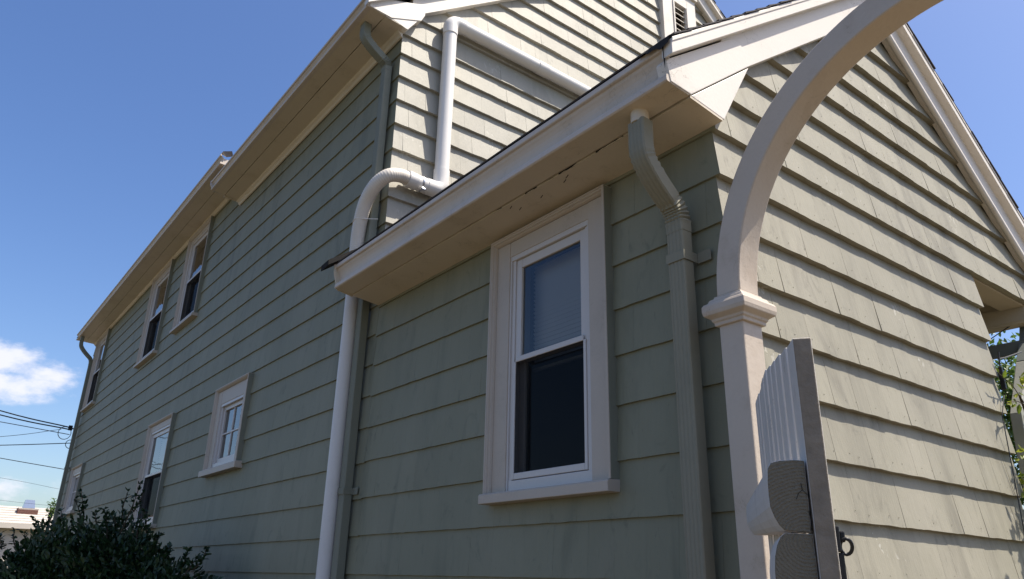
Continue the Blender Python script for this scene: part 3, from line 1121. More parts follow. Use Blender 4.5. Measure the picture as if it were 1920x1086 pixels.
# near eave
MY0 = 4.935
prism("gutter", gutter_profile(2.098, 2.26, 4.605, 4.735), 'y', MY0, YS, GUTTER, HS)
wobble_board("soffit_board", (2.15, 4.604), (2.285, 4.592), MY0 + .001, YS - .002, CREAM, HS, rnd, 0.003)
wobble_board("soffit_board", (2.289, 4.590), (2.502, 4.562), MY0 + .001, YS - .002, CREAM, HS, rnd, 0.002, edge='lo')
prism("bed_moulding", [(2.5, 4.508), (2.486, 4.512), (2.474, 4.535), (2.455, 4.552), (2.448, 4.57), (2.5, 4.566)], 'y', YM - .004, YS - .002, CREAM, HS)
prism("gutter_end_cap", [(2.28, 4.595), (2.14, 4.60), (2.092, 4.68), (2.092, 4.74), (2.28, 4.74)], 'y', YS, YS + .012, VINYL, HS)
box("eave_end_board", 2.282, 2.5, YS, YS + .02, 4.565, 4.84, CREAM, HS)
# far eave, a step higher
prism("gutter", gutter_profile(2.085, 2.26, 4.872, 5.005), 'y', YS - .28, YB + .02, GUTTER, HS)
wobble_board("soffit_board", (2.14, 4.871), (2.285, 4.866), YS - .27, YB + .018, CREAM, HS, rnd, 0.002)
wobble_board("soffit_board", (2.288, 4.865), (2.502, 4.852), YS - .27, YB + .018, CREAM, HS, rnd, 0.002, edge='lo')
prism("bed_moulding", [(2.5, 4.815), (2.486, 4.818), (2.474, 4.832), (2.462, 4.845), (2.455, 4.858), (2.5, 4.856)], 'y', YS + .022, YB, CREAM, HS)
v = [(2.085, YS - .285, 5.0), (2.10, YS - .32, 5.03), (2.20, YS - .34, 5.06), (2.24, YS - .29, 5.02), (2.16, YS - .285, 4.98)]
link("flashing", mesh("flashing", v, [(0, 1, 2, 3, 4)]), STEEL, HS)

rake(HS, XRM, 2.83, 3.035, 3.035, 3.115, S, 4.95, 4.895, YM + .02, 2.098, 2.55, 10.72)
prism("eave_return", [(2.135, 4.606), (2.345, 4.594), (2.64, 4.72), (2.675, 4.80), (2.672, 4.875), (2.65, 4.91), (2.12, 4.70), (2.112, 4.69)], 'y', 4.928, 5.02, WHITE, HS, 0.004)
prism("eave_return", [(2.349, 4.592), (2.500, 4.560), (2.515, 4.562), (2.665, 4.79)], 'y', 4.934, 5.02, WHITE, HS, 0.003)
rfm = roof_slab(HS, 2.12, XRM, ZTM + .001, S, 4.900, YS, 2 * XRM - 2.08)
shingle_courses(rfm, 2.13, XRM, ZTM - .004, S, 4.892, YS + .02, 0.008, rnd=rnd)
shingle_courses(rfm, 2.13, XRM, ZTM - .004, S, 4.892, YS + .02, 0.008, mirror_x=XRM, rnd=rnd)
roof_slab(HS, 2.12, XRM, ZTM + RISE - .006, S, YS - .05, YB + .25, 2 * XRM - 2.07)

# attic vent in the gable
vt = bpy.data.objects.new("attic_vent", None)
C.objects.link(vt)
vt.parent = HS
VX0, VX1, VZ0, VZ1 = 6.055, 6.675 + .03, 6.22, 7.235
ya, yb = 4.945, 5.06
IX0, IX1, IZ0, IZ1 = 6.245, 6.535, 6.42, 7.03
box("casing", VX0, IX0, ya, yb, VZ0, VZ1, WHITE, vt)
box("casing", IX1, VX1, ya, yb, VZ0, VZ1, WHITE, vt)
box("casing", IX0 + .0005, IX1 - .0005, ya + .001, yb, IZ1, VZ1 - .001, WHITE, vt)
box("casing", IX0 + .0005, IX1 - .0005, ya + .001, yb, VZ0 + .001, IZ0, WHITE, vt)
box("drip_cap", VX0 - .02, VX1 + .02, ya - .03, yb, VZ1 + .0005, VZ1 + .03, WHITE, vt)
box("inner_frame", IX0, IX0 + .025, ya - .015, ya + .05, IZ0, IZ1, WHITE, vt)
box("inner_frame", IX1 - .025, IX1, ya - .015, ya + .05, IZ0, IZ1, WHITE, vt)
for k in range(7):
    z = IZ0 + .03 + k * 0.085
    v = [(IX0 + .02, ya + .02, z), (IX1 - .02, ya + .02, z), (IX1 - .02, ya + .10, z + .075), (IX0 + .02, ya + .10, z + .075)]
    v += [(p[0], p[1] + .003, p[2] + .014) for p in v]
    link("louvre", fix_normals(mesh("louvre", v, [(0, 1, 2, 3), (4, 7, 6, 5), (0, 4, 5, 1), (1, 5, 6, 2), (2, 6, 7, 3), (3, 7, 4, 0)])), LOUVRE, vt)
box("backing", IX0 - .03, IX1 + .03, ya + .112, ya + .125, IZ0 - .03, IZ1 + .03, DARK, vt)
adopt(HS)


# =================================================================== DOWNSPOUTS
def spout_profile(w, d, ribs=True):
    """rectangular pipe, a along y (width), b along depth; grooved broad faces"""
    h, q = w / 2, d / 2
    r = .006
    pts = []
    n = 13
    for k in range(n):                        # front face
        t = -h + r + (w - 2 * r) * k / (n - 1)
        g = -0.0035 if ribs and k % 3 == 1 else 0.0
        pts.append((t, q + g))
    pts += [(h, q - r), (h, -q + r)]
    pts += [(h - r, -q), (-h + r, -q)]
    pts += [(-h, -q + r), (-h, q - r)]
    return pts


def downspout(label, yc, x_out, z_out, x_wall, z_wall, mat, w=.094, d=.07, sleeve=True, straps=(), fine=True):
    t = thing("downspout", label, "downspout", (x_wall, yc, GZ), group="downspouts on the side walls")
    pr = spout_profile(w, d)
    xc = x_wall
    big = [(a * 1.035, b * 1.045) for a, b in pr]
    zb = z_out
    # S-bend: straight drop, rounded bend, slant, rounded bend, drop
    dx, dz = xc - x_out, zb - z_wall
    key = [(0, 0), (0, .18), (0, .34), (.07, .50), (.33, .69), (.68, .88), (.90, 1.0), (.985, 1.14), (1, 1.30)]
    fine_ = catmull([(x_out + dx * a, yc, zb - dz * c) for a, c in key], 6)
    pts, sc_ = [], []
    for i, q in enumerate(fine_):
        k = i / (len(fine_) - 1)
        pts.append(q)
        pleat = .30 < k < .48 or .66 < k < .90
        sc_.append((1.06 if i % 2 else 0.92) if pleat and k > .6 else (1.04 if i % 2 else .95) if pleat else 1.0)
    ze = fine_[-1].z
    sweep("elbow", pts, pr, mat, t, ref=(0, -1, 0), scale=[s * 1.02 for s in sc_])
    sweep("pipe_section", [(xc, yc, ze + .02), (xc, yc, ze - .5), (xc, yc, GZ + .05)], [(a * .975, b * .975) for a, b in pr], mat, t, ref=(0, -1, 0))
    if sleeve:
        sweep("outlet_sleeve", [(x_out, yc, z_out + .075), (x_out, yc, z_out - .005)], circle(0.042, 20), CREAM, t)
    for z in straps:
        b = MB()
        b.box(xc - d / 2 - .004, xc - d / 2 - .0015, yc - w / 2 - .003, yc + w / 2 + .003, z - .022, z + .022)
        b.box(xc - d / 2 - .004, XL - .004, yc - w / 2 - .0045, yc - w / 2 - .0015, z - .022, z + .022)
        b.box(XL - .012, XL - .008, yc - w / 2 - .075, yc - w / 2 - .0046, z - .024, z + .026)
        link("strap", b.mesh("strap"), mat, t, 0.001)
    adopt(t)
    return t


downspout("grooved sage downspout between the large sash window and the garden arch", 1.981, 2.213, 1.945, 2.435, 1.57, SPOUT, straps=(1.335, -0.6))
downspout("grey-green downspout with two bends at the tall house corner, behind the white hose", 5.160, 2.215, 4.60, 2.455, 4.30, SPOUTM, w=.085, sleeve=False, straps=(0.565,))
downspout("thin pale green downspout down the far end of the two-storey house", 18.68, 2.16, 4.87, 2.43, 4.40, SPOUTM, w=.085, sleeve=False, straps=(2.0,))

# =================================================================== WHITE VENT PIPE
VP = thing("vent_pipe", "white plastic pipe with a ribbed hose, running over the tall gable and down the corner", "vent pipe", (2.42, 5.28, GZ))
PR = 0.064
py = 4.937


def arc(cx, cz, r, a0, a1, y, n=9):
    return [(cx + r * math.cos(a0 + (a1 - a0) * k / n), y, cz + r * math.sin(a0 + (a1 - a0) * k / n)) for k in range(n + 1)]


px, ztop, zbot = 2.957, 4.889, 3.152
sweep("riser", [(px, py, zbot + .10), (px, py, 4.0), (px, py, ztop - .10)], circle(PR, 24), PVC, VP)
sweep("elbow", [(px, py, ztop - .16)] + arc(px + .075, ztop - .075, .075, math.pi, math.pi / 2, py) + [(px + .14, py, ztop)], circle(PR * 1.10, 24), PVC, VP)
sweep("cross_pipe", [(px + .13, py, ztop), (4.05, py, ztop - .002), (5.6, py, ztop - .01)], circle(PR, 24), PVC, VP)
sweep("coupling", [(4.00, py, ztop - .002), (4.13, py, ztop - .002)], circle(PR * 1.08, 24), PVC, VP)
sweep("elbow", [(5.58, py, ztop - .01), (5.66, py, ztop - .01), (5.72, py + .05, ztop - .01), (5.73, py + .10, ztop - .01)], circle(PR * 1.08, 24), PVC, VP)
sweep("elbow", [(px, py, zbot + .13), (px, py, zbot + .06)] + arc(px - .065, zbot + .0, .065, 0, -math.pi / 2, py)[1:] + [(px - .15, py, zbot - .066)], circle(PR * 1.10, 24), PVC, VP)
sweep("coupling", [(px - .145, py, zbot - .066), (px - .26, py - .003, zbot - .066)], circle(PR * 1.03, 24), PVC, VP)
sweep("hose_cuff", [(px - .25, py - .003, zbot - .066), (px - .335, py - .006, zbot - .064)], circle(PR * 1.10, 24), PVC, VP)
sweep("hose_clamp", [(px - .197, py - .002, zbot - .066), (px - .209, py - .002, zbot - .066)], circle(PR * 1.12, 24), STEEL, VP)
b = MB()
b.box(px - .225, px - .185, py - .075, py - .05, zbot - .150, zbot - .135)
link("clamp_screw", b.mesh("clamp_screw"), STEEL, VP, 0.003)
hp = catmull([(px - .32, py - .006, zbot - .064), (2.54, py - .022, zbot - .072), (2.44, 4.925, zbot - .110), (2.378, 5.01, zbot - .19), (2.360, 5.12, zbot - .315), (2.368, 5.20, zbot - .495), (2.385, 5.245, 2.45), (2.40, 5.262, 2.2)], 34)
# rings every ~9 mm: three samples per rib
res = [hp[0]]
acc = 0.0
step = 0.0042
for a_, b_ in zip(hp[:-1], hp[1:]):
    seg = (b_ - a_).length
    pos = 0.0
    while acc + seg - pos >= step:
        pos += step - acc
        acc = 0.0
        res.append(a_.lerp(b_, pos / seg))
    acc += seg - pos
sweep("ribbed_hose", res, circle(0.058, 18), HOSE, VP, scale=[1.0 if k % 4 in (0, 1) else 0.978 for k in range(len(res))])
sweep("lower_pipe", [(2.40, 5.262, 2.26), (2.405, 5.27, 0.4), (2.41, 5.28, GZ + .02)], circle(0.056, 24), HOSE2, VP)


def tie(z, c, r):
    pts = [(c[0] + r * math.cos(a) , c[1] + r * 1.0 * math.sin(a), z + .012 * math.sin(2 * a)) for a in [k * math.pi / 9 - .4 for k in range(15)]]
    pts.append((2.46, 5.06, z + .01))
    sweep("cable_tie", pts, circle(.0035, 6), PVC, VP, ref=(0, 0, 1))


tie(2.70, (2.367, 5.185), .062)
adopt(VP)

# =================================================================== GARDEN ARCH
AR = thing("garden_arch", "cream painted wooden garden arch with moulded post cap beside the wing corner", "arch", (2.46, 1.72, GZ))
AX0, AX1 = 2.40, 2.525
AC, AZ, RI, RO = 0.775, 1.089, 0.893, 1.0055
n = 56
v, f = [], []
for k in range(n + 1):
    a = math.pi * k / n
    c, s = math.cos(a), math.sin(a)
    v += [(AX0, AC + RO * c, AZ + RO * s), (AX1, AC + RO * c, AZ + RO * s), (AX1, AC + RI * c, AZ + RI * s), (AX0, AC + RI * c, AZ + RI * s)]
for k in range(n):
    for c in range(4):
        f.append((k * 4 + c, k * 4 + (c + 1) % 4, k * 4 + 4 + (c + 1) % 4, k * 4 + 4 + c))
f += [(0, 1, 2, 3), tuple(n * 4 + c for c in (3, 2, 1, 0))]
me = fix_normals(mesh("arch_band", v, f))
o = link("arch_band", me, ARCHM, AR, 0.006, smooth=True)
me.set_sharp_from_angle(angle=rad(35))
for (ya, yb) in ((AC + RI, AC + RO), (AC - RO, AC - RI)):
    box("post", AX0, AX1, ya, yb, GZ, 1.0, ARCHM, AR, 0.006)
    rings = [(.962, .004), (.964, .012), (.978, .013), (.982, .019), (.992, .021), (1.000, .033), (1.006, .042), (1.022, .046), (1.044, .046), (1.054, .040), (1.060, .028), (1.066, .026), (1.074, .022), (1.080, .010), (1.0895, .008)]
    v, f = [], []
    for z, e in rings:
        v += [(AX0 - e, ya - e, z), (AX1 + e, ya - e, z), (AX1 + e, yb + e, z), (AX0 - e, yb + e, z)]
    for i in range(len(rings) - 1):
        for k in range(4):
            f.append((i * 4 + k, i * 4 + (k + 1) % 4, i * 4 + 4 + (k + 1) % 4, i * 4 + 4 + k))
    f += [(3, 2, 1, 0), tuple((len(rings) - 1) * 4 + k for k in range(4))]
    link("post_cap", fix_normals(mesh("post_cap", v, f)), ARCHM, AR, 0.003)
adopt(AR)

# =================================================================== GATE (local x runs from hinge to free end)
GA = thing("garden_gate", "cream picket gate standing open in front of the arch post, raw grey rail end", "gate", (2.266, 1.557, 0), math.atan2(-0.603, -0.798))
rnd = random.Random(3)
TOP = [(-.1, .60), (.26, .567), (.41, .545), (.54, .543), (.75, .519), (.96, .476), (1.10, .451), (1.335, .403), (1.52, .368)]


def top_at(t):
    for (a, za), (c, zc) in zip(TOP[:-1], TOP[1:]):
        if a <= t <= c:
            return za + (zc - za) * (t - a) / (c - a)
    return TOP[-1][1]


pitch, gap = 0.1505, 0.042
for k in range(10):
    t1 = 1.503 - k * pitch
    t0 = t1 - pitch + gap
    zt = top_at((t0 + t1) / 2)
    zl, zr = zt + .9 * (top_at(max(t0, -.09)) - zt), zt + .75 * (top_at(t1) - zt)
    b = MB()
    d = rnd.uniform(-.001, .001)
    b.add([(t0, d, -1.45), (t1, d, -1.45), (t1, .0285 + d, -1.45), (t0, .0285 + d, -1.45), (t0, d, zl), (t1, d, zr), (t1, .0285 + d, zr), (t0, .0285 + d, zl)],
          [(3, 2, 1, 0), (4, 5, 6, 7), (0, 1, 5, 4), (1, 2, 6, 5), (2, 3, 7, 6), (3, 0, 4, 7)])
    me = b.mesh("picket")
    me.materials.append(GATEM)
    me.materials.append(GATEEDGE)
    if k == 0:
        me.polygons[3].material_index = 1
    link("picket", me, None, GA, 0.002, label="end picket with a bare grey edge" if k == 0 else None)


def gate_bar(name, prof, t0, t1, dz, m_side, m_end):
    n_ = len(prof)
    v = [(t0, a, z + dz) for a, z in prof] + [(t1, a, z) for a, z in prof]
    f = [tuple(range(n_ - 1, -1, -1)), tuple(range(n_, 2 * n_))] + [(i, (i + 1) % n_, (i + 1) % n_ + n_, i + n_) for i in range(n_)]
    me = mesh(name, v, f)
    me.materials.append(m_side)
    me.materials.append(m_end)
    me.polygons[0].material_index = 1
    me.polygons[1].material_index = 1
    fix_normals(me)
    return link(name, me, None, GA, 0.002)


def lump(pts):
    """soften a hand-cut timber end a little"""
    return [(a + rnd.uniform(-.0007, .0007), z + rnd.uniform(-.0007, .0007)) for a, z in pts]


gate_bar("rail", lump([(-.004, .180), (-.02, .1815), (-.04, .181), (-.053, .177), (-.0585, .168), (-.0605, .150), (-.0612, .130), (-.060, .112), (-.056, .096), (-.050, .084), (-.043, .0755), (-.02, .074), (-.0045, .0735)]), -.02, 1.497, .080, GATEM, ENDGR)
gate_bar("rail_block", lump([(-.0035, .0725), (-.02, .073), (-.043, .074), (-.050, .068), (-.056, .056), (-.060, .040), (-.0625, .020), (-.063, -.01), (-.061, -.04), (-.055, -.065), (-.003, -.068)]), 1.33, 1.496, 0.0, GATEM, ENDGR)
gate_bar("rail", [(-.004, -.95), (-.06, -.95), (-.06, -1.06), (-.004, -1.06)], -.02, 1.497, .08, GATEM, ENDGR)
for k, pts in enumerate((((-.004, .128), (-.011, .136), (-.017, .131), (-.021, .122)), ((-.011, .136), (-.012, .146)), ((-.005, .105), (-.0035, .09), (-.0055, .076)), ((-.003, .0735), (-.02, .0745), (-.034, .0742)))):
    sweep("end_crack", [(1.4972, a_, z_) for a_, z_ in pts], circle(.0005, 5), TAR, GA, ref=(1, 0, 0))
for z in (.12, .155):
    for k in (1, 3, 5, 7):
        sweep("nail_head", [(1.503 - k * pitch - .07, .0285, z + .01 * (k % 3)), (1.503 - k * pitch - .07, .0300, z + .01 * (k % 3))], circle(.0035, 8), IRON, GA, ref=(1, 0, 0))
# hinges at the post, latch ring on the free end
for z in (.2, -.95):
    b = MB()
    b.box(-.06, .22, .0295, .0335, z - .02, z + .02)
    b.box(-.075, -.055, .01, .034, z - .05, z + .05)
    link("hinge", b.mesh("hinge"), IRON, GA, 0.002)
ring = []
for k in range(17):
    a = 2 * math.pi * k / 16
    ring.append((1.47 + .014 * math.sin(a) * .3, .044 + .0085 * math.cos(a), .056 + .0110 * math.sin(a)))
sweep("latch_ring", ring, circle(.0028, 8), IRON, GA, ref=(1, 0, 0), caps=False)
b = MB()
b.box(1.455, 1.482, .0290, .036, .048, .085)
b.box(1.463, 1.474, .036, .044, .062, .078)
link("latch_plate", b.mesh("latch_plate"), IRON, GA, 0.002)
b = MB()
b.box(1.462, 1.474, .0300, .0395, -.30, .047)
link("latch_bar", b.mesh("latch_bar"), IRON, GA, 0.002)

# =================================================================== HOLLY BUSH
HB = thing("holly_bush", "dark evergreen bush with upright shoots against the lower house wall", "bush", (1.4, 8.6, GZ))
rnd = random.Random(21)


def ray(u, v, dist):
    d = [R[0][k] * (u - 960) / 1412.3 + R[1][k] * (v - 543) / 1412.3 + R[2][k] for k in range(3)]
    h = math.hypot(d[0], d[1])
    return Vector([c * dist / h for c in d])


def leaf(b, p, dirn, ln, wd, rnd, tint):
    d = Vector(dirn).normalized()
    up = Vector((rnd.uniform(-1, 1), rnd.uniform(-1, 1), rnd.uniform(.1, 1.2)))
    s = d.cross(up)
    if s.length < 1e-4:
        s = Vector((1, 0, 0))
    s.normalize()
    nn = s.cross(d)
    cur = nn * (ln * rnd.uniform(-.12, .2))
    q = [p, p + d * ln * .35 + s * wd * .5 + nn * wd * .18, p + d * ln * .72 + s * wd * .38 + nn * wd * .12 - cur * .4, p + d * ln - cur, p + d * ln * .72 - s * wd * .38 + nn * wd * .12 - cur * .4, p + d * ln * .35 - s * wd * .5 + nn * wd * .18, p + d * ln * .5 - cur * .15]
    b.add(q, [(0, 1, 6), (1, 2, 6), (2, 3, 6), (3, 4, 6), (4, 5, 6), (5, 0, 6)], tint)


crown = MB()
twigs = MB()
# clumps given as centre and radius in metres
clumps = []
for (u, v, r, dist) in ((20, 1085, .55, 9.0), (70, 1050, .50, 9.3), (120, 1040, .52, 9.0), (165, 1030, .52, 8.8), (205, 1035, .55, 8.6), (250, 1040, .52, 8.4), (290, 1070, .42, 8.0), (330, 1085, .34, 7.6), (365, 1095, .28, 7.3),
                        (110, 1110, .8, 8.6), (220, 1120, .8, 8.2), (300, 1140, .6, 7.8), (10, 1130, .8, 8.8), (-60, 1120, .8, 9.2)):
    clumps.append((ray(u, v + (32 if 100 < u < 215 else 46), dist), r * .95))
for c, r in clumps:
    for _ in range(int(1900 * (r / .5) ** 2)):
        d = Vector((rnd.gauss(0, 1), rnd.gauss(0, 1), rnd.gauss(0, 1))).normalized()
        rr = r * (rnd.random() ** .33) * (0.82 + .26 * math.sin(7 * d.x + 5 * d.z + c.x * 9))
        p = c + d * rr
        if p.x > 2.36:
            p.x = 2.36 - rnd.random() * .1
        o = d + Vector((rnd.uniform(-.8, .8), rnd.uniform(-.8, .8), rnd.uniform(-.3, .9)))
        leaf(crown, p, o, rnd.uniform(.045, .075), rnd.uniform(.024, .036), rnd, rnd.random())


def shoot(u0, v0, u1, v1, dist, n, spread):
    a, c = ray(u0, v0, dist), ray(u1, v1, dist)
    if a.x > 2.3:
        a.x = 2.3
    if c.x > 2.3:
        c.x = 2.3
    mid = a.lerp(c, .5) + Vector((rnd.uniform(-.03, .03), rnd.uniform(-.03, .03), 0))
    path = catmull([a, mid, c], 4)
    ring0 = None
    o = len(twigs.v)
    for i, p in enumerate(path):
        w = .008 * (1 - .7 * i / len(path))
        twigs.add([(p.x - w, p.y - w, p.z), (p.x + w, p.y - w, p.z), (p.x, p.y + w, p.z)], [])
    for i in range(len(path) - 1):
        for k in range(3):
            twigs.f.append((o + i * 3 + k, o + i * 3 + (k + 1) % 3, o + i * 3 + 3 + (k + 1) % 3, o + i * 3 + 3 + k))
    n = int(n * .7)
    for k in range(n):
        t = (k + rnd.random()) / n
        p = path[min(int(t * len(path)), len(path) - 1)]
        d = (c - a).normalized() * rnd.uniform(.1, .8) + Vector((rnd.uniform(-1, 1), rnd.uniform(-1, 1), rnd.uniform(-.5, .6))) * spread
        leaf(crown, p, d, rnd.uniform(.04, .068), rnd.uniform(.018, .028), rnd, rnd.random())


for s_ in ((150, 1010, 152, 922, 9.0, 70, 1.0), (160, 1000, 140, 935, 9.0, 44, 1.0), (145, 1000, 160, 945, 9.0, 36, 1.0), (225, 1000, 263, 908, 8.4, 74, 1.0), (230, 985, 240, 922, 8.4, 40, 1.0), (250, 960, 268, 925, 8.4, 34, 1.0),
           (200, 1010, 195, 955, 8.6, 60, 1.0), (175, 1010, 178, 962, 8.7, 46, 1.0), (110, 1015, 115, 958, 9.1, 50, 1.0), (75, 1020, 66, 972, 9.2, 52, 1.0), (60, 1020, 84, 985, 9.2, 40, 1.0), (30, 1030, 28, 993, 9.3, 30, 1.0), (3, 1030, 2, 1000, 9.3, 26, 1.0),
           (255, 1020, 272, 960, 8.3, 60, 1.0), (275, 1010, 274, 968, 8.3, 40, 1.0), (285, 1030, 303, 1002, 8.0, 50, 1.0), (310, 1050, 320, 1025, 7.8, 40, 1.0), (340, 1070, 352, 1030, 7.5, 56, 1.0), (360, 1070, 386, 1030, 7.3, 50, 1.0), (345, 1080, 370, 1045, 7.3, 40, 1.0), (50, 1030, 45, 1000, 9.2, 40, 1.0), (215, 1000, 213, 968, 8.5, 40, 1.0)):
    shoot(*s_)
for k in range(9):
    c = clumps[k][0]
    base = Vector((1.5 + rnd.uniform(-.25, .25), c.y + rnd.uniform(-.2, .2), GZ))
    path = [base, base.lerp(c, .5) + Vector((rnd.uniform(-.1, .1), rnd.uniform(-.1, .1), .1)), c]
    sweep("stem", catmull(path, 3), circle(.022, 7), BARK, HB, scale=[1.0 - .1 * i for i in range(7)])
o = link("foliage", crown.mesh("foliage", True), HOLLY, HB)
o['kind'] = 'stuff'
o = link("twigs", twigs.mesh("twigs"), BARK, HB)
o['kind'] = 'stuff'
adopt(HB)


# =================================================================== BACKGROUND, LEFT
def brick_stack(parent, x0, x1, y0, y1, z0, z1):
    core = box("chimney_core", x0 + .02, x1 - .02, y0 + .02, y1 - .02, z0, z1 - .01, MORTAR, parent, 0)
    rows = int((z1 - z0) / .075)
    for r_ in range(rows):
        z = z0 + r_ * .075
        off = .11 if r_ % 2 else 0.0
        x = x0
        while x < x1 - .01:
            e = min(x + (.22 if x > x0 or not off else .11), x1)
            box("brick", x + .005, e - .005, y0, y0 + .09, z + .005, z + .070, BRICK, parent, 0)
            x = e
    box("brick_side", x0, x0 + .018, y0 + .092, y1, z0, z1 - .01, BRICK, parent, 0)
    box("brick_side", x1 - .018, x1, y0 + .092, y1, z0, z1 - .01, BRICK, parent, 0)


NH = thing("neighbour_house", "pale low house far left with a long pale roof", "house", (1.0, 45, GZ))
x0, x1 = -14.0, 12.5
box("wall", x0 + .4, x1 - .4, 43.4, 50, GZ, 1.85, GWALL, NH, 0)
b = MB()
b.add([(x0, 42.9, 1.93), (x1, 42.9, 1.93), (x1, 47.2, 2.95), (x0, 47.2, 2.95), (x1, 51.0, 1.93), (x0, 51.0, 1.93)], [(0, 1, 2, 3), (3, 2, 4, 5)])
link("roof", b.mesh("roof"), GROOF, NH)
box("fascia", x0, x1, 42.86, 42.90, 1.72, 1.93, GWALL, NH, 0)
box("soffit", x0, x1, 42.901, 43.42, 1.73, 1.76, GWALL, NH, 0)
for k in range(7):
    t = k / 7
    box("roof_course", x0, x1, 42.9 + 4.3 * t, 42.9 + 4.3 * t + .03, 1.935 + 1.02 * t, 1.965 + 1.02 * t, GROOF, NH, 0)
for wx in (-6.0, 1.4, 7.2):
    box("window", wx, wx + 1.1, 43.36, 43.39, -.2, 1.1, DARK, NH, 0)
adopt(NH)
CH = thing("chimney", "small red brick chimney with a pale metal cap on the far roof", "chimney", (4.3, 46, 2.4))
brick_stack(CH, 4.22, 5.10, 45.3, 46.0, 2.35, 2.80)
b = MB()
b.add([(4.42, 45.4, 2.80), (4.94, 45.4, 2.80), (4.94, 45.95, 2.80), (4.42, 45.95, 2.80), (4.48, 45.46, 3.20), (4.86, 45.46, 3.20), (4.86, 45.9, 3.20), (4.48, 45.9, 3.20)],
      [(3, 2, 1, 0), (4, 5, 6, 7), (0, 1, 5, 4), (1, 2, 6, 5), (2, 3, 7, 6), (3, 0, 4, 7)])
link("metal_cap", b.mesh("metal_cap"), STEEL, CH)
b = MB()
b.add([(4.25, 45.1, 2.42), (5.15, 45.1, 2.42), (5.15, 45.29, 2.46), (4.25, 45.29, 2.46)], [(0, 1, 2, 3)])
link("flashing", b.mesh("flashing"), VINYL, CH)
adopt(CH)


def leafy_tree(name, label, base, crown_c, rad_xyz, count, ln, m, rnd, lobes=7, trunk=.09, cat="tree"):
    t = thing(name, label, cat, base)
    f = MB()
    cc = Vector(crown_c)
    bx_, by_, bz_ = rad_xyz
    lob = []
    for k in range(lobes):
        d = Vector((rnd.gauss(0, 1), rnd.gauss(0, 1), rnd.gauss(0, 1))).normalized()
        lob.append((cc + Vector((d.x * bx_ * .55, d.y * by_ * .55, d.z * bz_ * .6)), rnd.uniform(.42, .7)))
    for _ in range(count):
        c, s = rnd.choice(lob)
        d = Vector((rnd.gauss(0, 1), rnd.gauss(0, 1), rnd.gauss(0, 1))).normalized() * (rnd.random() ** .4)
        p = c + Vector((d.x * bx_ * s, d.y * by_ * s, d.z * bz_ * s))
        leaf(f, p, d + Vector((rnd.uniform(-1, 1), rnd.uniform(-1, 1), rnd.uniform(-1, .4))), ln * rnd.uniform(.7, 1.3), ln * .5, rnd, rnd.random())
    o = link("crown", f.mesh("crown", True), m, t)
    sweep("trunk", catmull([base, Vector(base).lerp(cc, .5) + Vector((.1, .05, 0)), cc], 4), circle(trunk, 10), BARK, t, ref=(1, 0, 0), scale=[1 - .07 * i for i in range(9)])
    for k in range(min(5, lobes)):
        c = lob[k][0]
        s0 = Vector(base).lerp(cc, .62)
        sweep("limb", catmull([s0, s0.lerp(c, .5) + Vector((0, 0, .1)), c], 3), circle(trunk * .4, 7), BARK, t, ref=(1, 0, .1), scale=[1 - .1 * i for i in range(7)])
    adopt(t)
    return t


rnd = random.Random(4)
p = ray(98, 948, 40.0)
leafy_tree("slender_tree", "small green tree top beside the far house corner, by the brick chimney", (p.x, p.y, GZ), (p.x, p.y, p.z - .15), (.24, .3, .45), 170, .13, LEAF, rnd, 5, .08)

# =================================================================== RIGHT: TREE, VINE, CABLES
rnd = random.Random(9)
p = ray(1893, 690, 13.0)
leafy_tree("garden_tree", "bright green tree seen under the porch beam at the right", (p.x, p.y, GZ), (p.x + .25, p.y, p.z - .75), (1.25, 1.25, 1.25), 7000, .085, LEAF, rnd, 12, .14)

VN = thing("climbing_vine", "yellow-green climbing vine on the porch pier at the right edge", "vine", (5.85, 1.85, GZ))
f = MB()
path = [Vector((5.86, 1.86, GZ)), Vector((5.80, 1.84, -.4)), Vector((5.72, 1.83, .5)), Vector((5.62, 1.82, 1.0)), Vector((5.50, 1.80, 1.18))]
sweep("vine_stem", catmull(path, 5), circle(.007, 7), BARK, VN, ref=(1, 0, 0))
tw = [(Vector((5.52, 1.79, 1.13)), Vector((5.03, 1.735, 1.235)), 6), (Vector((5.52, 1.79, 1.12)), Vector((5.06, 1.73, 1.05)), 6), (Vector((5.60, 1.80, 1.05)), Vector((5.42, 1.75, 1.28)), 12), (Vector((5.6, 1.80, 1.0)), Vector((5.44, 1.74, 1.02)), 12), (Vector((5.62, 1.82, 1.1)), Vector((5.75, 1.8, 1.1)), 16)]
for a, c, n_ in tw:
    sweep("vine_twig", [a, a.lerp(c, .5) + Vector((0, -.01, .015)), c], circle(.003, 5), BARK, VN, ref=(0, 0, 1))
    for k in range(n_):
        q = a.lerp(c, .25 + .75 * (k + .5) / n_)
        leaf(f, q, (c - a).normalized() * .5 + Vector((rnd.uniform(-.8, .8), rnd.uniform(-.8, .3), rnd.uniform(-.9, .7))), rnd.uniform(.055, .085), .03, rnd, rnd.random())
for k in range(1000):
    q = Vector((rnd.uniform(5.12, 5.75), rnd.uniform(1.30, 1.60), 0))
    q.z = -1.5 + (2.55 + .25 * math.sin(q.x * 19)) * rnd.random() ** .6
    leaf(f, q, Vector((rnd.uniform(-1, 1), rnd.uniform(-1, .2), rnd.uniform(-1, .5))), rnd.uniform(.06, .10), .036, rnd, rnd.random())
for k in range(60):
    q = Vector((5.20 + rnd.gauss(0, .02), 1.755 + rnd.gauss(0, .02), rnd.uniform(.3, .8)))
    leaf(f, q, Vector((rnd.uniform(-1, 1), rnd.uniform(-1, .2), rnd.uniform(-1, .5))), rnd.uniform(.05, .07), .03, rnd, rnd.random())
link("foliage", f.mesh("foliage", True), VINE, VN)
adopt(VN)

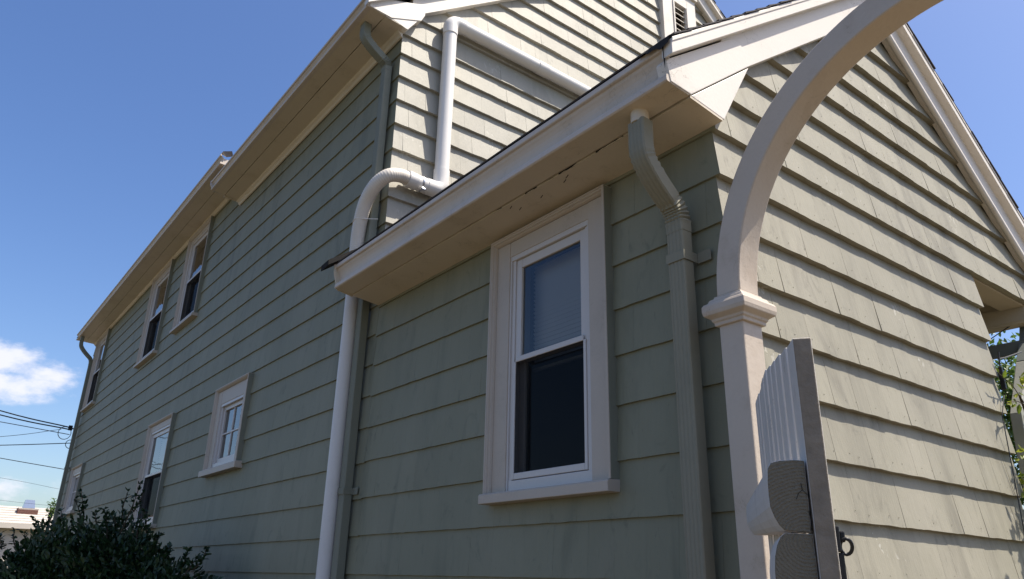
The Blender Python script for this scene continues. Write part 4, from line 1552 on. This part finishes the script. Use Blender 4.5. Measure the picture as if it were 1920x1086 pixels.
CW = thing("wall_cable", "thin black cable clipped down the right end of the sunlit wing wall", "cable", (5.13, 1.77, 1.2))
sweep("cable", [(5.165, 1.772, 1.12), (5.060, 1.770, .98), (5.045, 1.770, .7), (5.035, 1.772, .45), (5.02, 1.772, .22)], circle(.003, 6), WIRE, CW, ref=(1, 0, 0))
b = MB()
b.box(5.175, 5.197, 1.757, 1.784, 1.16, 1.30)
link("clip_box", b.mesh("clip_box"), IRON, CW, 0.004)
sweep("cable", [(5.19, 1.77, 1.355), (5.40, 1.80, 1.41), (5.9, 1.86, 1.56)], circle(.005, 6), WIRE, CW, ref=(0, 0, 1))
sweep("cable", [(5.19, 1.77, 1.29), (5.192, 1.762, 1.40)], circle(.005, 6), WIRE, CW, ref=(1, 0, 0))
adopt(CW)
CW2 = tag(sweep("porch_wire", [(6.1, 2.2, 1.705), (6.1, 2.0, 1.80), (6.1, 1.86, 1.86)], circle(.004, 6), WIRE), "short dark wire slanting across the sky gap under the porch beam", "cable")

# power lines from the far corner out to the left
GRP = "power lines at the far left"
END = ray(132, 803, 19.6)
ins = thing("wire_bracket", "small dark service bracket on the far house corner where the lines end", "bracket", END)
b = MB()
b.box(END.x - .04, END.x + .04, END.y - .02, END.y + .02, END.z - .05, END.z + .06)
b.box(END.x - .02, 2.5, END.y - .01, END.y + .01, END.z - .02, END.z + .01)
link("bracket_arm", b.mesh("bracket_arm"), IRON, ins, 0.004)
for (u, v, rr) in ((121, 812, 9), (131, 833, 6)):
    c = ray(u, v, 19.5)
    k = rr / 1412 * 20
    sweep("drip_loop", [(c.x + k * math.cos(a), c.y, c.z + k * 1.1 * math.sin(a)) for a in [i * math.pi / 7 for i in range(15)]], circle(.008, 6), WIRE, ins, ref=(0, 1, 0), caps=False)
adopt(ins)
LINES = [((-260, 690), (0, 770), (133, 802), .022, "thick upper line of the pair meeting the bracket", 19.6),
         ((-260, 706), (0, 778), (133, 806), .022, "thick lower line of the pair meeting the bracket", 19.6),
         ((-260, 745), (0, 791), (130, 815), .013, "thin line sloping down just under the pair", 19.6),
         ((-260, 836), (0, 819), (115, 805), .009, "faint line rising towards the bracket", 19.6),
         ((-260, 840), (0, 835), (132, 831), .015, "nearly level line below the bracket", 19.6),
         ((-260, 812), (0, 859), (120, 880), .014, "single line sloping down below the level one", 22.0),
         ((-260, 858), (0, 896), (110, 917), .007, "faint low line above the brick chimney", 30.0),
         ((-260, 905), (0, 938), (112, 950), .006, "faintest line, just over the pale roof", 30.0)]
for (a, m_, e, r_, lab, dist) in LINES:
    pa, pm, pe = ray(*a, dist + 5), ray(*m_, dist + 1), ray(*e, dist)
    o = sweep("power_line", catmull([pa, pm, pe], 6), circle(r_ * .62, 6), WIRE, None, ref=(0, 0, 1))
    tag(o, lab, "power line", GRP)
